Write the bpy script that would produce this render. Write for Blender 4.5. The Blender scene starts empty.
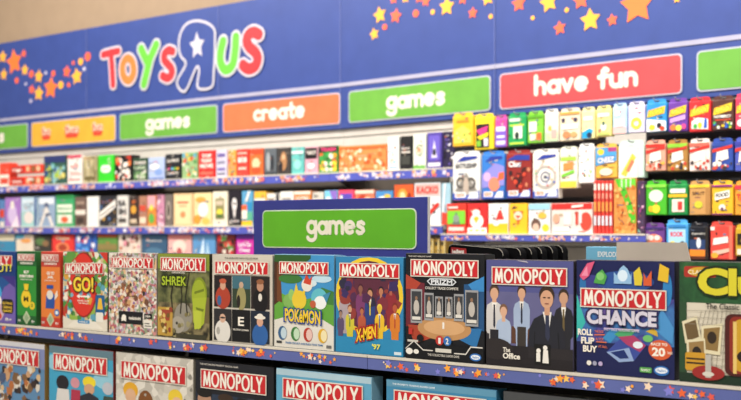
import bpy, bmesh, math, random
from mathutils import Vector, Matrix
SC = bpy.context.scene
COL = SC.collection
PI = math.pi
# ---------------------------------------------------------------- colours and materials
def lin(h):
    h = h.lstrip('#')
    out = []
    for i in (0, 2, 4):
        c = int(h[i:i+2], 16) / 255
        out.append(c/12.92 if c <= .04045 else ((c+.055)/1.055)**2.4)
    return out
_m = {}
def mat(c, rough=.45, metal=0.0, var=.06, spec=.35):
    """printed card / painted metal: a colour with slight procedural mottling"""
    k = (c, rough, metal, var)
    if k in _m: return _m[k]
    m = bpy.data.materials.new('print_' + c.lstrip('#')); m.use_nodes = True
    nt = m.node_tree; b = nt.nodes['Principled BSDF']
    r, g, bb = lin(c)
    n = nt.nodes.new('ShaderNodeTexNoise'); n.inputs['Scale'].default_value = 9; n.inputs['Detail'].default_value = 3
    t = nt.nodes.new('ShaderNodeTexCoord'); nt.links.new(t.outputs['Object'], n.inputs['Vector'])
    cr = nt.nodes.new('ShaderNodeValToRGB')
    cr.color_ramp.elements[0].position = .3; cr.color_ramp.elements[1].position = .7
    cr.color_ramp.elements[0].color = (r*(1-var), g*(1-var), bb*(1-var), 1)
    cr.color_ramp.elements[1].color = (min(1, r*(1+var)), min(1, g*(1+var)), min(1, bb*(1+var)), 1)
    nt.links.new(n.outputs['Fac'], cr.inputs['Fac']); nt.links.new(cr.outputs['Color'], b.inputs['Base Color'])
    b.inputs['Roughness'].default_value = rough; b.inputs['Metallic'].default_value = metal
    b.inputs['Specular IOR Level'].default_value = spec
    _m[k] = m
    return m
def vmat(cols, scale, smooth=False, rough=.45):
    """a busy printed picture: cells or clouds in the given colours"""
    k = ('v', tuple(cols), scale, smooth)
    if k in _m: return _m[k]
    m = bpy.data.materials.new('printed_pattern'); m.use_nodes = True
    nt = m.node_tree; b = nt.nodes['Principled BSDF']
    t = nt.nodes.new('ShaderNodeTexCoord')
    if smooth:
        v = nt.nodes.new('ShaderNodeTexNoise'); v.inputs['Scale'].default_value = scale; v.inputs['Detail'].default_value = 3
        nt.links.new(t.outputs['Object'], v.inputs['Vector']); src = v.outputs['Fac']
    else:
        v = nt.nodes.new('ShaderNodeTexVoronoi'); v.inputs['Scale'].default_value = scale
        nt.links.new(t.outputs['Object'], v.inputs['Vector'])
        s = nt.nodes.new('ShaderNodeSeparateColor'); nt.links.new(v.outputs['Color'], s.inputs['Color']); src = s.outputs[0]
    cr = nt.nodes.new('ShaderNodeValToRGB'); e = cr.color_ramp
    e.interpolation = 'LINEAR' if smooth else 'CONSTANT'
    n = len(cols)
    for i, c in enumerate(cols):
        p = (.3 + .4*i/(max(1, n-1))) if smooth else i/n
        if i < 2:
            el = e.elements[i]; el.position = p
        else:
            el = e.elements.new(p)
        el.color = (*lin(c), 1)
    nt.links.new(src, cr.inputs['Fac']); nt.links.new(cr.outputs['Color'], b.inputs['Base Color'])
    b.inputs['Roughness'].default_value = rough; b.inputs['Specular IOR Level'].default_value = .35
    _m[k] = m
    return m
def M(c):
    if isinstance(c, str): return mat(c)
    if isinstance(c, tuple): return vmat(c[0], c[1], len(c) > 2 and c[2])
    return c
# ---------------------------------------------------------------- mesh collector
class MB:
    """collects shapes in (x right, y into the wall, z up) and links ONE mesh object"""
    def __init__(s): s.v = []; s.f = []; s.mi = []; s.mats = []; s.clip = None
    def m(s, c):
        c = M(c)
        if c not in s.mats: s.mats.append(c)
        return s.mats.index(c)
    def face(s, pts, c):
        i = len(s.v); s.v += [tuple(p) for p in pts]; s.f.append(tuple(range(i, i+len(pts)))); s.mi.append(s.m(c))
    def flat(s, pts, c, y):                     # polygon printed on a front face, facing -Y
        a = sum(pts[i-1][0]*pts[i][1] - pts[i][0]*pts[i-1][1] for i in range(len(pts)))
        if a < 0: pts = pts[::-1]
        if s.clip:                              # print stops at the edge of the card
            k = s.clip; pts = [(min(max(p[0], k[0]), k[1]), min(max(p[1], k[2]), k[3])) for p in pts]
            q = [p for i, p in enumerate(pts) if math.dist(p, pts[i-1]) > 1e-6]
            if len(q) < 3: return
            pts = q
            if abs(sum(pts[i-1][0]*pts[i][1] - pts[i][0]*pts[i-1][1] for i in range(len(pts)))) < 1e-10: return
        s.face([(p[0], y, p[1]) for p in pts], c)
    def box(s, x0, x1, y0, y1, z0, z1, c, bev=0):
        bm = bmesh.new(); bmesh.ops.create_cube(bm, size=1)
        for v in bm.verts:
            v.co = Vector((x0+(v.co.x+.5)*(x1-x0), y0+(v.co.y+.5)*(y1-y0), z0+(v.co.z+.5)*(z1-z0)))
        if bev: bmesh.ops.bevel(bm, geom=list(bm.edges), offset=bev, segments=2, affect='EDGES', profile=.5)
        s.bm(bm, c)
    def bm(s, bm, c):
        i = len(s.v); bm.verts.index_update(); mi = s.m(c)
        s.v += [tuple(v.co) for v in bm.verts]
        for f in bm.faces: s.f.append(tuple(i+v.index for v in f.verts)); s.mi.append(mi)
        bm.free()
    def prism(s, pts, y0, y1, c, cs=None):      # outline in x,z given thickness y0..y1
        a = sum(pts[i-1][0]*pts[i][1] - pts[i][0]*pts[i-1][1] for i in range(len(pts)))
        if a < 0: pts = pts[::-1]
        n = len(pts)
        s.face([(p[0], y0, p[1]) for p in pts], c)
        s.face([(p[0], y1, p[1]) for p in pts[::-1]], c)
        for i in range(n):
            p, q = pts[i], pts[(i+1) % n]
            s.face([(q[0], y0, q[1]), (p[0], y0, p[1]), (p[0], y1, p[1]), (q[0], y1, q[1])], cs or c)
    def rod(s, a, b, r, c, n=8):
        a = Vector(a); b = Vector(b); d = (b-a).normalized()
        u = d.orthogonal().normalized(); w = d.cross(u); i = len(s.v); mi = s.m(c)
        for p in (a, b):
            for k in range(n):
                s.v.append(tuple(p + r*(math.cos(2*PI*k/n)*u + math.sin(2*PI*k/n)*w)))
        for k in range(n):
            s.f.append((i+k, i+(k+1) % n, i+n+(k+1) % n, i+n+k)); s.mi.append(mi)
        s.f.append(tuple(i+k for k in range(n))[::-1]); s.mi.append(mi)
        s.f.append(tuple(i+n+k for k in range(n))); s.mi.append(mi)
    def build(s, name, parent=None, kind=None):
        me = bpy.data.meshes.new(name); me.from_pydata(s.v, [], s.f)
        for m in s.mats: me.materials.append(m)
        me.polygons.foreach_set('material_index', s.mi); me.update()
        o = bpy.data.objects.new(name, me); COL.objects.link(o)
        if parent: o.parent = parent
        if kind: o['kind'] = kind
        return o
# ---------------------------------------------------------------- 2D shapes
def smooth(p, k=4):
    if len(p) < 3: return p
    q = [p[0]]+list(p)+[p[-1]]; out = []
    for i in range(1, len(q)-2):
        a, b, c, d = q[i-1], q[i], q[i+1], q[i+2]
        for j in range(k):
            t = j/k
            out.append(tuple(.5*(2*b[m]+(c[m]-a[m])*t+(2*a[m]-5*b[m]+4*c[m]-d[m])*t*t+(3*b[m]-a[m]-3*c[m]+d[m])*t**3) for m in (0, 1)))
    return out+[p[-1]]
def arc(cx, cy, rx, ry, a0, a1, n=12):
    return [(cx+rx*math.cos(math.radians(a0+(a1-a0)*i/n)), cy+ry*math.sin(math.radians(a0+(a1-a0)*i/n))) for i in range(n+1)]
def ell(cx, cy, rx, ry, n=24): return arc(cx, cy, rx, ry, 0, 360, n)[:-1]
def star(cx, cy, r, rot=0, k=.5):
    return [(cx+(r if i % 2 == 0 else r*k)*math.cos(PI/2+rot+i*PI/5), cy+(r if i % 2 == 0 else r*k)*math.sin(PI/2+rot+i*PI/5)) for i in range(10)]
def rrect(x0, z0, x1, z1, r, n=5):
    p = []
    for cx, cz, a in ((x1-r, z1-r, 0), (x0+r, z1-r, 90), (x0+r, z0+r, 180), (x1-r, z0+r, 270)):
        p += arc(cx, cz, r, r, a, a+90, n)
    return p
_k = [0]
def ribbon(mb, pts, hw, c, y, cap):
    n = len(pts)
    if n == 1: mb.flat(ell(pts[0][0], pts[0][1], hw, hw, cap), c, y); return
    closed = n > 3 and math.dist(pts[0], pts[-1]) < hw*.6
    def dirn(p, q):
        d = math.dist(p, q); return ((q[0]-p[0])/d, (q[1]-p[1])/d)
    ds = [dirn(pts[i], pts[i+1]) for i in range(n-1)]
    L, R = [], []
    for i in range(n):
        d0 = ds[i-1] if i else (ds[-1] if closed else ds[0]); d1 = ds[i] if i < n-1 else (ds[0] if closed else ds[-1])
        mx, mz = d0[0]+d1[0], d0[1]+d1[1]; m = math.hypot(mx, mz) or 1; mx /= m; mz /= m
        k = hw/max(.6, mx*d1[0]+mz*d1[1])
        L.append((pts[i][0]-mz*k, pts[i][1]+mx*k)); R.append((pts[i][0]+mz*k, pts[i][1]-mx*k))
    for i in range(n-1): mb.flat([L[i], R[i], R[i+1], L[i+1]], c, y-i*1.2e-5)
    if not closed:
        for p, d in ((pts[0], (-ds[0][0], -ds[0][1])), (pts[-1], ds[-1])):
            a0 = math.degrees(math.atan2(d[1], d[0]))
            mb.flat(arc(p[0], p[1], hw, hw, a0-90, a0+90, cap//2+1), c, y)
def stroke(mb, pts, hw, c, y, cap=10):
    """a round-ended line; sharp corners start a new ribbon lying a hair in front of the last"""
    q = [pts[0]]
    for p in pts[1:]:
        if math.dist(p, q[-1]) > 1e-6: q.append(p)
    runs = [[q[0]]]
    for i in range(1, len(q)):
        runs[-1].append(q[i])
        if i < len(q)-1:
            a = math.atan2(q[i][1]-q[i-1][1], q[i][0]-q[i-1][0]); b = math.atan2(q[i+1][1]-q[i][1], q[i+1][0]-q[i][0])
            t = abs((b-a+PI) % (2*PI)-PI)
            if t > math.radians(58): runs.append([q[i]])
    for r in runs:
        _k[0] = (_k[0]+1) % 12
        ribbon(mb, r, hw, c, y-_k[0]*1e-4, cap)
# rounded hand-drawn lettering: width, strokes (x height 1, ascender 1.5)
G = {
 'g': (.85, [ell(.4,.5,.36,.42,16)+[(.76,.5)], [(.78,.92),(.78,-.2)], arc(.4,-.2,.38,.34,0,-160,8)]),
 'a': (.85, [ell(.4,.45,.36,.42,16)+[(.76,.45)], [(.78,.88),(.78,.03)]]),
 'm': (1.25, [[(.05,.88),(.05,.03)], arc(.33,.55,.28,.34,180,0,8)+[(.61,.03)], arc(.89,.55,.28,.34,180,0,8)+[(1.17,.03)]]),
 'e': (.85, [[(.06,.45),(.74,.52)]+arc(.4,.47,.36,.42,10,310,14)]),
 's': (.72, [[(.6,.75),(.4,.88),(.15,.8),(.1,.62),(.3,.5),(.52,.4),(.6,.22),(.42,.05),(.18,.03),(.05,.15)]]),
 'c': (.75, [arc(.4,.46,.36,.42,50,310,14)]),
 'r': (.6, [[(.05,.88),(.05,.03)], arc(.36,.5,.31,.36,180,60,7)]),
 't': (.65, [[(.3,1.35),(.3,.2),(.42,.05),(.58,.08)], [(.02,.88),(.6,.92)]]),
 'h': (.8, [[(.05,1.4),(.05,.03)], arc(.37,.5,.32,.36,180,0,8)+[(.69,.03)]]),
 'v': (.8, [[(.05,.88),(.36,.05),(.68,.88)]]),
 'f': (.62, [[(.58,1.3),(.42,1.42),(.28,1.25),(.26,.03)], [(.02,.82),(.55,.86)]]),
 'u': (.82, [[(.05,.88)]+arc(.37,.38,.32,.34,180,360,8)+[(.69,.88)], [(.7,.5),(.7,.03)]]),
 'n': (.8, [[(.05,.88),(.05,.03)], arc(.37,.5,.32,.36,180,0,8)+[(.69,.03)]]),
 ' ': (.45, []),
 'M': (1.12, [[(.05,0),(.16,1),(.5,.12),(.84,1),(.95,0)]]),
 'N': (.92, [[(.05,0),(.05,1),(.75,0),(.75,1)]]),
 'O': (1.16, [ell(.5,.5,.5,.5,22)+[(1.0,.5)]]),
 'P': (.72, [[(.05,0),(.05,1),(.3,1)]+arc(.3,.74,.26,.26,90,-90,8)+[(.05,.48)]]),
 'L': (.6, [[(.05,1),(.05,0),(.46,0)]]),
 'Y': (.8, [[(0,1),(.36,.48),(.72,1)], [(.36,.48),(.36,0)]]),
}
def script(mb, text, x0, z0, w, h, c, y, hw=.13, lo=0., hi=1., slope=0):
    """lettering of strokes filling the rectangle; lo..hi is the glyph height range used"""
    tot = sum(G[ch][0] for ch in text) + .17*(len(text)-1)
    sx, sz = w/tot, h/(hi-lo); t = hw*min(sx, sz)*1.05; x = 0
    for ch in text:
        gw, st = G[ch]
        for s in st: stroke(mb, [(x0+(x+p[0])*sx, z0+(p[1]-lo)*sz+slope*(x+p[0])*sx) for p in s], t, c, y, 8)
        x += gw+.17
_t = {}
def tmesh(text, bold):
    k = (text, bold)
    if k not in _t:
        cu = bpy.data.curves.new('lettering', 'FONT'); cu.body = text; cu.size = 1; cu.offset = bold; cu.resolution_u = 3
        cu.align_x = 'LEFT'; cu.dimensions = '2D'; cu.fill_mode = 'BOTH' if False else cu.fill_mode
        o = bpy.data.objects.new('lettering', cu); COL.objects.link(o)
        dg = bpy.context.evaluated_depsgraph_get()
        me = bpy.data.meshes.new_from_object(o.evaluated_get(dg))
        vs = [(v.co.x, v.co.y) for v in me.vertices]; fs = [tuple(p.vertices) for p in me.polygons]
        bpy.data.objects.remove(o); bpy.data.curves.remove(cu); bpy.data.meshes.remove(me)
        _t[k] = (vs, fs)
    return _t[k]
def text(mb, s, x0, z0, w, h, c, y, bold=.02, slope=0, shear=0):
    vs, fs = tmesh(s, bold)
    if not vs: return
    ax = min(v[0] for v in vs); bx = max(v[0] for v in vs); az = min(v[1] for v in vs); bz = max(v[1] for v in vs)
    kx, kz = w/max(bx-ax, 1e-6), h/max(bz-az, 1e-6)
    P = [(x0+(v[0]-ax)*kx+shear*(v[1]-az)*kz, z0+(v[1]-az)*kz+slope*(v[0]-ax)*kx) for v in vs]
    for f in fs: mb.flat([P[i] for i in f], c, y)
# ---------------------------------------------------------------- picture language, in fractions of the face
def paint(mb, W, H, ops, y0=-.0006, step=.00007, x0=None):
    if x0 is None: x0 = -W/2
    X = lambda u: x0+u*W
    mb.clip = (x0+.0013, x0+W-.0013, .0013, H-.0013)
    for k, op in enumerate(ops):
        y = y0-k*step; t = op[0]; a = op[1:]
        if t == 'R': mb.flat([(X(a[0]), a[1]*H), (X(a[0]+a[2]), a[1]*H), (X(a[0]+a[2]), (a[1]+a[3])*H), (X(a[0]), (a[1]+a[3])*H)], a[4], y)
        elif t == 'E': mb.flat(ell(X(a[0]), a[1]*H, a[2]*W, a[3]*H), a[4], y)
        elif t == 'O':                          # ring
            o, i = ell(X(a[0]), a[1]*H, a[2]*W, a[3]*H), ell(X(a[0]), a[1]*H, a[2]*W*a[5], a[3]*H*a[5])
            for q in range(24):
                r = (q+1) % 24; mb.flat([o[q], o[r], i[r], i[q]], a[4], y)
        elif t == 'S': mb.flat(star(X(a[0]), a[1]*H, a[2]*W), a[3], y)
        elif t == 'P': mb.flat([(X(p[0]), p[1]*H) for p in a[0]], a[1], y)
        elif t == 'L': stroke(mb, [(X(p[0]), p[1]*H) for p in a[0]], a[1]*W, a[2], y)
        elif t == 'T': text(mb, a[0], X(a[1]), a[2]*H, a[3]*W, a[4]*H, a[5], y, *(a[6:]))
        elif t == 'K': script(mb, a[0], X(a[1]), a[2]*H, a[3]*W, a[4]*H, a[5], y, *(a[6:]))
        elif t == 'Q':                          # rounded rectangle
            r = (a[5] if len(a) > 5 else .04)*W
            mb.flat(rrect(X(a[0]), a[1]*H, X(a[0]+a[2]), (a[1]+a[3])*H, r), a[4], y)
        elif t == 'N':                          # scattered blobs: seed, n, size, colours, x, y, w, h
            rn = random.Random(a[0])
            for q in range(a[1]):
                s = a[2]*rn.uniform(.5, 1.3); u, v = a[4]+rn.random()*a[6], a[5]+rn.random()*a[7]
                u = min(max(u, s), 1-s); v = min(max(v, s*W/H), 1-s*W/H)
                n = rn.choice((4, 5, 7, 12)); r0 = rn.random()*6
                mb.flat([(X(u)+s*W*rn.uniform(.6, 1)*math.cos(r0+2*PI*j/n), v*H+s*W*rn.uniform(.6, 1)*math.sin(r0+2*PI*j/n)) for j in range(n)], a[3][q % len(a[3])], y-q*.00002)
        elif t == 'H':                          # plain standing person: cx, base, height, skin, hair, shirt, tie
            cx, zb, h = X(a[0]), a[1]*H, a[2]*H; sk, ha, sh, ti = a[3:7]
            r = h*.085
            mb.flat([(cx-h*.1, zb), (cx+h*.1, zb), (cx+h*.11, zb+h*.3), (cx+h*.145, zb+h*.34), (cx+h*.15, zb+h*.62), (cx+h*.12, zb+h*.71), (cx+h*.04, zb+h*.76), (cx-h*.04, zb+h*.76), (cx-h*.12, zb+h*.71), (cx-h*.15, zb+h*.62), (cx-h*.145, zb+h*.34), (cx-h*.11, zb+h*.3)], sh, y)
            mb.flat([(cx-r*.4, zb+h*.7), (cx+r*.4, zb+h*.7), (cx+r*.4, zb+h*.84), (cx-r*.4, zb+h*.84)], sk, y-.00004)
            mb.flat(ell(cx, zb+h*.91, r*.95, r*1.2, 14), ha, y-.00008)
            mb.flat(ell(cx, zb+h*.875, r*.8, r*1.02, 14), sk, y-.00012)
            if ti:
                mb.flat([(cx-r*.45, zb+h*.75), (cx+r*.45, zb+h*.75), (cx, zb+h*.5)], '#e8e4dc', y-.00012)
                mb.flat([(cx-r*.16, zb+h*.72), (cx+r*.16, zb+h*.72), (cx+r*.2, zb+h*.42), (cx, zb+h*.38), (cx-r*.2, zb+h*.42)], ti, y-.00016)
# ---------------------------------------------------------------- the camera and the two lines the walls follow
FPX, CX, CY, EYE = 1100.0, 370.5, 231.0, 1.5
TH = math.atan(FPX/1444.5)
FW = Vector((-math.sin(TH), math.cos(TH))); RT = Vector((math.cos(TH), math.sin(TH)))
class Frame:
    """a straight run of wall: s along it, n out of it towards the shopper, z up"""
    def __init__(s, o, ang):
        s.o = Vector(o); s.a = ang; s.d = Vector((math.cos(ang), math.sin(ang))); s.nv = Vector((math.sin(ang), -math.cos(ang)))
    def at(s, px, py=CY, n=0.0):                # where a line of sight meets the run
        r = FW + (px-CX)/FPX*RT; o = s.o + n*s.nv
        t = (o @ s.nv)/(r @ s.nv); p = t*r
        return ((p-s.o) @ s.d, EYE-(py-CY)/FPX*t)
    def S(s, px, n=0.0): return s.at(px, CY, n)[0]
    def Z(s, px, py, n=0.0): return s.at(px, py, n)[1]
    def loc(s, q, n, z):
        p = s.o + q*s.d + n*s.nv; return (p.x, p.y, z)
def ray(px, d): return FW*d + (px-CX)/FPX*RT*d
F0 = Frame((0, 2.433), 0)                        # front of the near gondola
F1 = Frame((0, 5.03), 0)                         # back wall, left run
pa = Vector((F1.S(343), 5.03)); pb = ray(741, 4.844)
F2 = Frame(pa, math.atan2(pb.y-pa.y, pb.x-pa.x)) # back wall, right run, turned a few degrees
def tag(o, label, cat, group=None):
    o['label'] = label; o['category'] = cat
    if group: o['group'] = group
def thing(name, fr, s, n, z, label, cat, group=None, rz=0):
    o = bpy.data.objects.new(name, None); COL.objects.link(o); o.empty_display_size = .05
    o.location = fr.loc(s, n, z); o.rotation_euler = (0, 0, fr.a+rz); tag(o, label, cat, group); return o
def struct(mb, name): return mb.build(name, kind='structure')
# ================================================================ NEAR GONDOLA
ZS = EYE-.344                                    # upper shelf surface
ZL = EYE-.407-.268                               # lower shelf surface
XL, XR = F0.S(113.5), F0.S(371)
BAY = XR-XL
bays = [(XL-BAY, XL), (XL, XR), (XR, XR+BAY)]
CREAM = '#cfc8ba'
mb = MB()
for a, b in bays: mb.box(a+.003, b-.003, .0, .9, 0.0, .12, '#1c1c20', .004)
base = thing('gondola_unit', F0, 0, 0, 0, 'dark double-sided gondola frame carrying the two front rows of boxed games', 'shelving unit')
# frame local axes: x along, y into the gondola
o = mb.build('plinth', base)
mb = MB(); mb.box(bays[0][0], bays[2][1], .335, .365, .12, 1.15, '#2a2722'); mb.build('back_panel', base)
for x in [bays[0][0]]+[b for a, b in bays]:
    mb = MB(); mb.box(x-.012, x+.012, .325, .375, .1, 1.24, '#24211e', .002)
    mb.build('upright', base)
def strip_stars(mb, s0, s1, z0, z1, y, seed, dens, pale=False):
    rn = random.Random(seed); h = z1-z0
    n = int((s1-s0)*dens)
    cols = ['#f2a33c', '#e8663a', '#f6c660', '#e25b4d', '#f3d9c0', '#7f7fd0']
    if pale: cols = ['#e9b0b4', '#e8e2e4', '#e0706a', '#c9c4dc', '#e8a45a', '#d8d4e4']
    for i in range(n):
        cl = rn.random()
        x = s0+(s1-s0)*rn.random(); x = x if rn.random() < .3 else s0+((x-s0)//.28)*.28+rn.random()*.14
        if x < s0+h or x > s1-h: continue
        r = h*rn.choice((.08, .12, .2, .28, .36, .42)); z = z0+h*rn.uniform(.22, .78); r = min(r, z1-z, z-z0)
        c = rn.choice(cols)
        mb.flat(star(x, z, r, rn.uniform(-.4, .4)) if r > h*.12 else ell(x, z, r, r, 10), c, y-.00003*i)
def shelf(fr, s0, s1, n0, n1, ztop, label, seed, zb=None, strip='#5b62b4', nm='display_shelf', group=None, dens=30, backside=False, unit=None):
    if unit: t = None
    else: t = thing(nm, fr, (s0+s1)/2, n1, zb or ztop-.045, label, 'shelf', group)
    z0 = zb or ztop-.045; h = ztop-z0; w = (s1-s0)/2
    mb = MB(); mb.box(-w+.001, w-.001, .004, n1-n0, h-.022, h, '#b9b4aa' if not backside else '#d9d9d6', .002)
    mb.box(-w+.001, w-.001, .004, .02, .002, h-.022, '#8f8b84')
    if unit:
        t = mb.build('shelf', unit); l = fr.loc((s0+s1)/2, n1, z0); t.location = (l[0]-unit.location[0], l[1]-unit.location[1], l[2]-unit.location[2])
    else: mb.build('shelf_board', t)
    mb = MB(); mb.box(-w+.001, w-.001, -.004, .004, 0, h-.0025, strip)
    strip_stars(mb, -w, w, .001, h-.004, -.0045, seed, dens, backside)
    mb.build('price_strip', t)
    mb = MB(); mb.box(-w+.001, w-.001, -.006, .004, h-.0065, h+.0005, CREAM, .0008)
    mb.build('strip_channel', t)
    for k in range(2):
        mb = MB(); x = (-w+.02) if k == 0 else (w-.02)
        pts = [(x-.004, .02), (x+.004, .02)]
        d = n1-n0
        mb.face([(x-.003, .03, h-.02), (x-.003, d, h-.02), (x-.003, d, -.07), (x-.003, d-.03, -.07)], '#55504a')
        mb.face([(x+.003, .03, h-.02), (x+.003, d-.03, -.07), (x+.003, d, -.07), (x+.003, d, h-.02)], '#55504a')
        mb.face([(x-.003, .03, h-.02), (x-.003, d-.03, -.07), (x+.003, d-.03, -.07), (x+.003, .03, h-.02)], '#55504a')
        mb.build('bracket', t)
    return t
for i, (a, b) in enumerate(bays):
    w = ('left', 'middle', 'right')[i]
    shelf(F0, a, b, -.322, .012, ZS, f'star-printed gondola shelf under the upper front row, {w} bay', 11+i, ZS-.038, '#5b66a2', 'gondola_shelf', 'gondola shelves of the front fixture', dens=62)
    shelf(F0, a, b, -.322, .03, ZL, f'lower gondola shelf holding the bottom row of boxes, {w} bay', 21+i, ZL-.038, '#5b66a2', 'gondola_shelf', 'gondola shelves of the front fixture', dens=62)
# ---- boxed games of the two front rows
def title(root, u, v, w, h, W, H, yy=-.004, slope=0, col='#c3252b', letters='#ece6da', border='#ddd6c8'):
    x0, z0, ww, hh = -W/2+u*W, v*H, w*W, h*H
    b = .03*hh+.0014
    mb = MB()
    sl = slope*ww
    mb.prism([(x0, z0), (x0+ww, z0+sl), (x0+ww, z0+hh+sl), (x0, z0+hh)], yy, yy+.0012, border)
    mb.flat([(x0+b, z0+b), (x0+ww-b, z0+b+sl), (x0+ww-b, z0+hh-b+sl), (x0+b, z0+hh-b)], col, yy-.0004)
    t = mb.build('title_banner', root)
    mb = MB(); script(mb, 'MONOPOLY', x0+.055*ww, z0+.155*hh, .89*ww, .69*hh, letters, yy-.0008, .125, 0, 1, slope)
    mb.build('lettering', t)
def front_box(px0, px1, H, base, ops, ttl, label, z, side=None, depth=.055, n=0.0, group='boxed games on the upper front shelf', slope=0, extra=None):
    s0, s1 = F0.S(px0, n), F0.S(px1, n); W = s1-s0-.002
    t = thing('board_game_box', F0, (s0+s1)/2, n, z, label, 'board game', group)
    side = side or '#2a2526'
    mb = MB(); mb.box(-W/2, W/2, 0, depth*.72, .0, H, side, .0012); mb.box(-W/2+.002, W/2-.002, depth*.7, depth, 0, H-.002, side, .0008)
    mb.build('carton', t)
    mb = MB(); mb.flat([(-W/2+.0012, .0012), (W/2-.0012, .0012), (W/2-.0012, H-.0012), (-W/2+.0012, H-.0012)], base, -.0003)
    paint(mb, W, H, ops); mb.build('cover_art', t)
    if ttl: title(t, *ttl, W, H, slope=slope)
    if extra: extra(t, W, H)
    return t
GU = 'boxed games on the upper front shelf'
def part_text(name, ops):
    def f(t, W, H):
        mb = MB(); paint(mb, W, H, ops, -.0045); mb.build(name, t)
    return f
# 1 blue party edition at the far left
front_box(-40, 16, .268, '#20508f', [
    ('P', [(0, .6), (1, .66), (1, 1), (0, 1)], '#183a7a'), ('P', [(.55, 0), (1, 0), (1, .62), (.8, .5)], '#6d5aa6'),
    ('E', .5, .42, .26, .2, '#3f9fd6'), ('E', .62, .3, .14, .12, '#e8e4dc'), ('P', [(.75, .66), (.99, .5), (.99, .66)], '#3c2f7d'),
    ('P', [(.35, .02), (.75, .04), (.9, .3), (.5, .22)], '#c9a9b8'), ('Q', .76, .14, .2, .2, '#17171c'),
    ('T', 'BUYING', .78, .265, .16, .035, '#f0c83a'), ('T', 'TRADING', .78, .21, .16, .035, '#f0c83a'), ('T', 'GAME', .78, .16, .16, .035, '#f0c83a'),
    ('T', '8+', .82, .04, .12, .04, '#e8e4dc'), ('E', .7, .1, .06, .05, '#c9392f'),
    ], (.05, .8, .9, .145), 'blue boxed game with purple artwork, cut off at left end of upper front row', ZS, '#1b3f6e',
    extra=part_text('slogan', [('T', 'TURN OUT!', .1, .66, .84, .1, '#1c1c50', .06, .06), ('T', 'TURN OUT!', .1, .66, .84, .1, '#e9e04a', .02, .06)]))
# 2, 3 the two slim expansion boxes
def slim(px0, px1, c, dark, head, lines, label, ops, H=.27):
    s0, s1 = F0.S(px0), F0.S(px1)
    front_box(px0, px1, H, c, [('R', 0, .0, 1, .13, dark), ('R', 0, .8, 1, .2, head),
        ('P', [(.5, .01), (.7, .1), (.5, .2), (.3, .1)], '#b9c4a0'), ('P', [(.5, .04), (.63, .1), (.5, .16), (.37, .1)], '#93a884'),
        ('T', 'M', .06, .04, .12, .035, '#e8e4dc'), ('T', '8+', .76, .04, .16, .035, '#e8e4dc'),
        ('T', 'EXPANSION', .18, .825, .64, .03, '#efe9dc', .03)] + lines + ops, (.07, .87, .86, .095), label, ZS, dark, depth=.07)
slim(17, 36.6, '#2f8a34', '#1d5a2b', '#1f5c2d', [('T', 'BUY', .36, .7, .28, .04, '#efe9dc', .05), ('T', 'EVERYTHING', .14, .645, .72, .038, '#efe9dc', .05), ('T', 'EXPANSION PACK', .2, .61, .6, .018, '#efe9dc')],
     'narrow green expansion box with a yellow money bag, left of the orange one',
     [('E', .48, .36, .25, .12, '#e8c52c'), ('P', [(.42, .44), (.56, .44), (.62, .56), (.36, .56)], '#e8c52c'), ('R', .4, .46, .2, .015, '#8a6a18'), ('T', 'M', .36, .32, .24, .07, '#2a2a1a', .03), ('E', .8, .27, .14, .055, '#d9c02c'), ('T', '$', .74, .25, .1, .045, '#3a6a2a')])
slim(41, 60.4, '#dd7a35', '#c03a2a', '#b8382c', [('T', 'GO TO', .3, .695, .4, .042, '#efe9dc', .05), ('T', 'JAIL', .34, .64, .32, .042, '#efe9dc', .05), ('T', 'EXPANSION PACK', .2, .61, .6, .018, '#efe9dc')],
     'narrow orange expansion box with a blue shape, right of the green one',
     [('P', [(.25, .25), (.7, .25), (.75, .42), (.5, .5), (.28, .42)], '#2b4f9b'), ('Q', .3, .51, .36, .05, '#2b4f9b', .05), ('E', .48, .43, .17, .06, '#d9d4cc'), ('P', [(.72, .36), (.9, .42), (.86, .5), (.74, .44)], '#e6d3c0'), ('E', .84, .2, .13, .045, '#2f6bb0'), ('E', .84, .2, .08, .025, '#dce4ea')])
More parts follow.
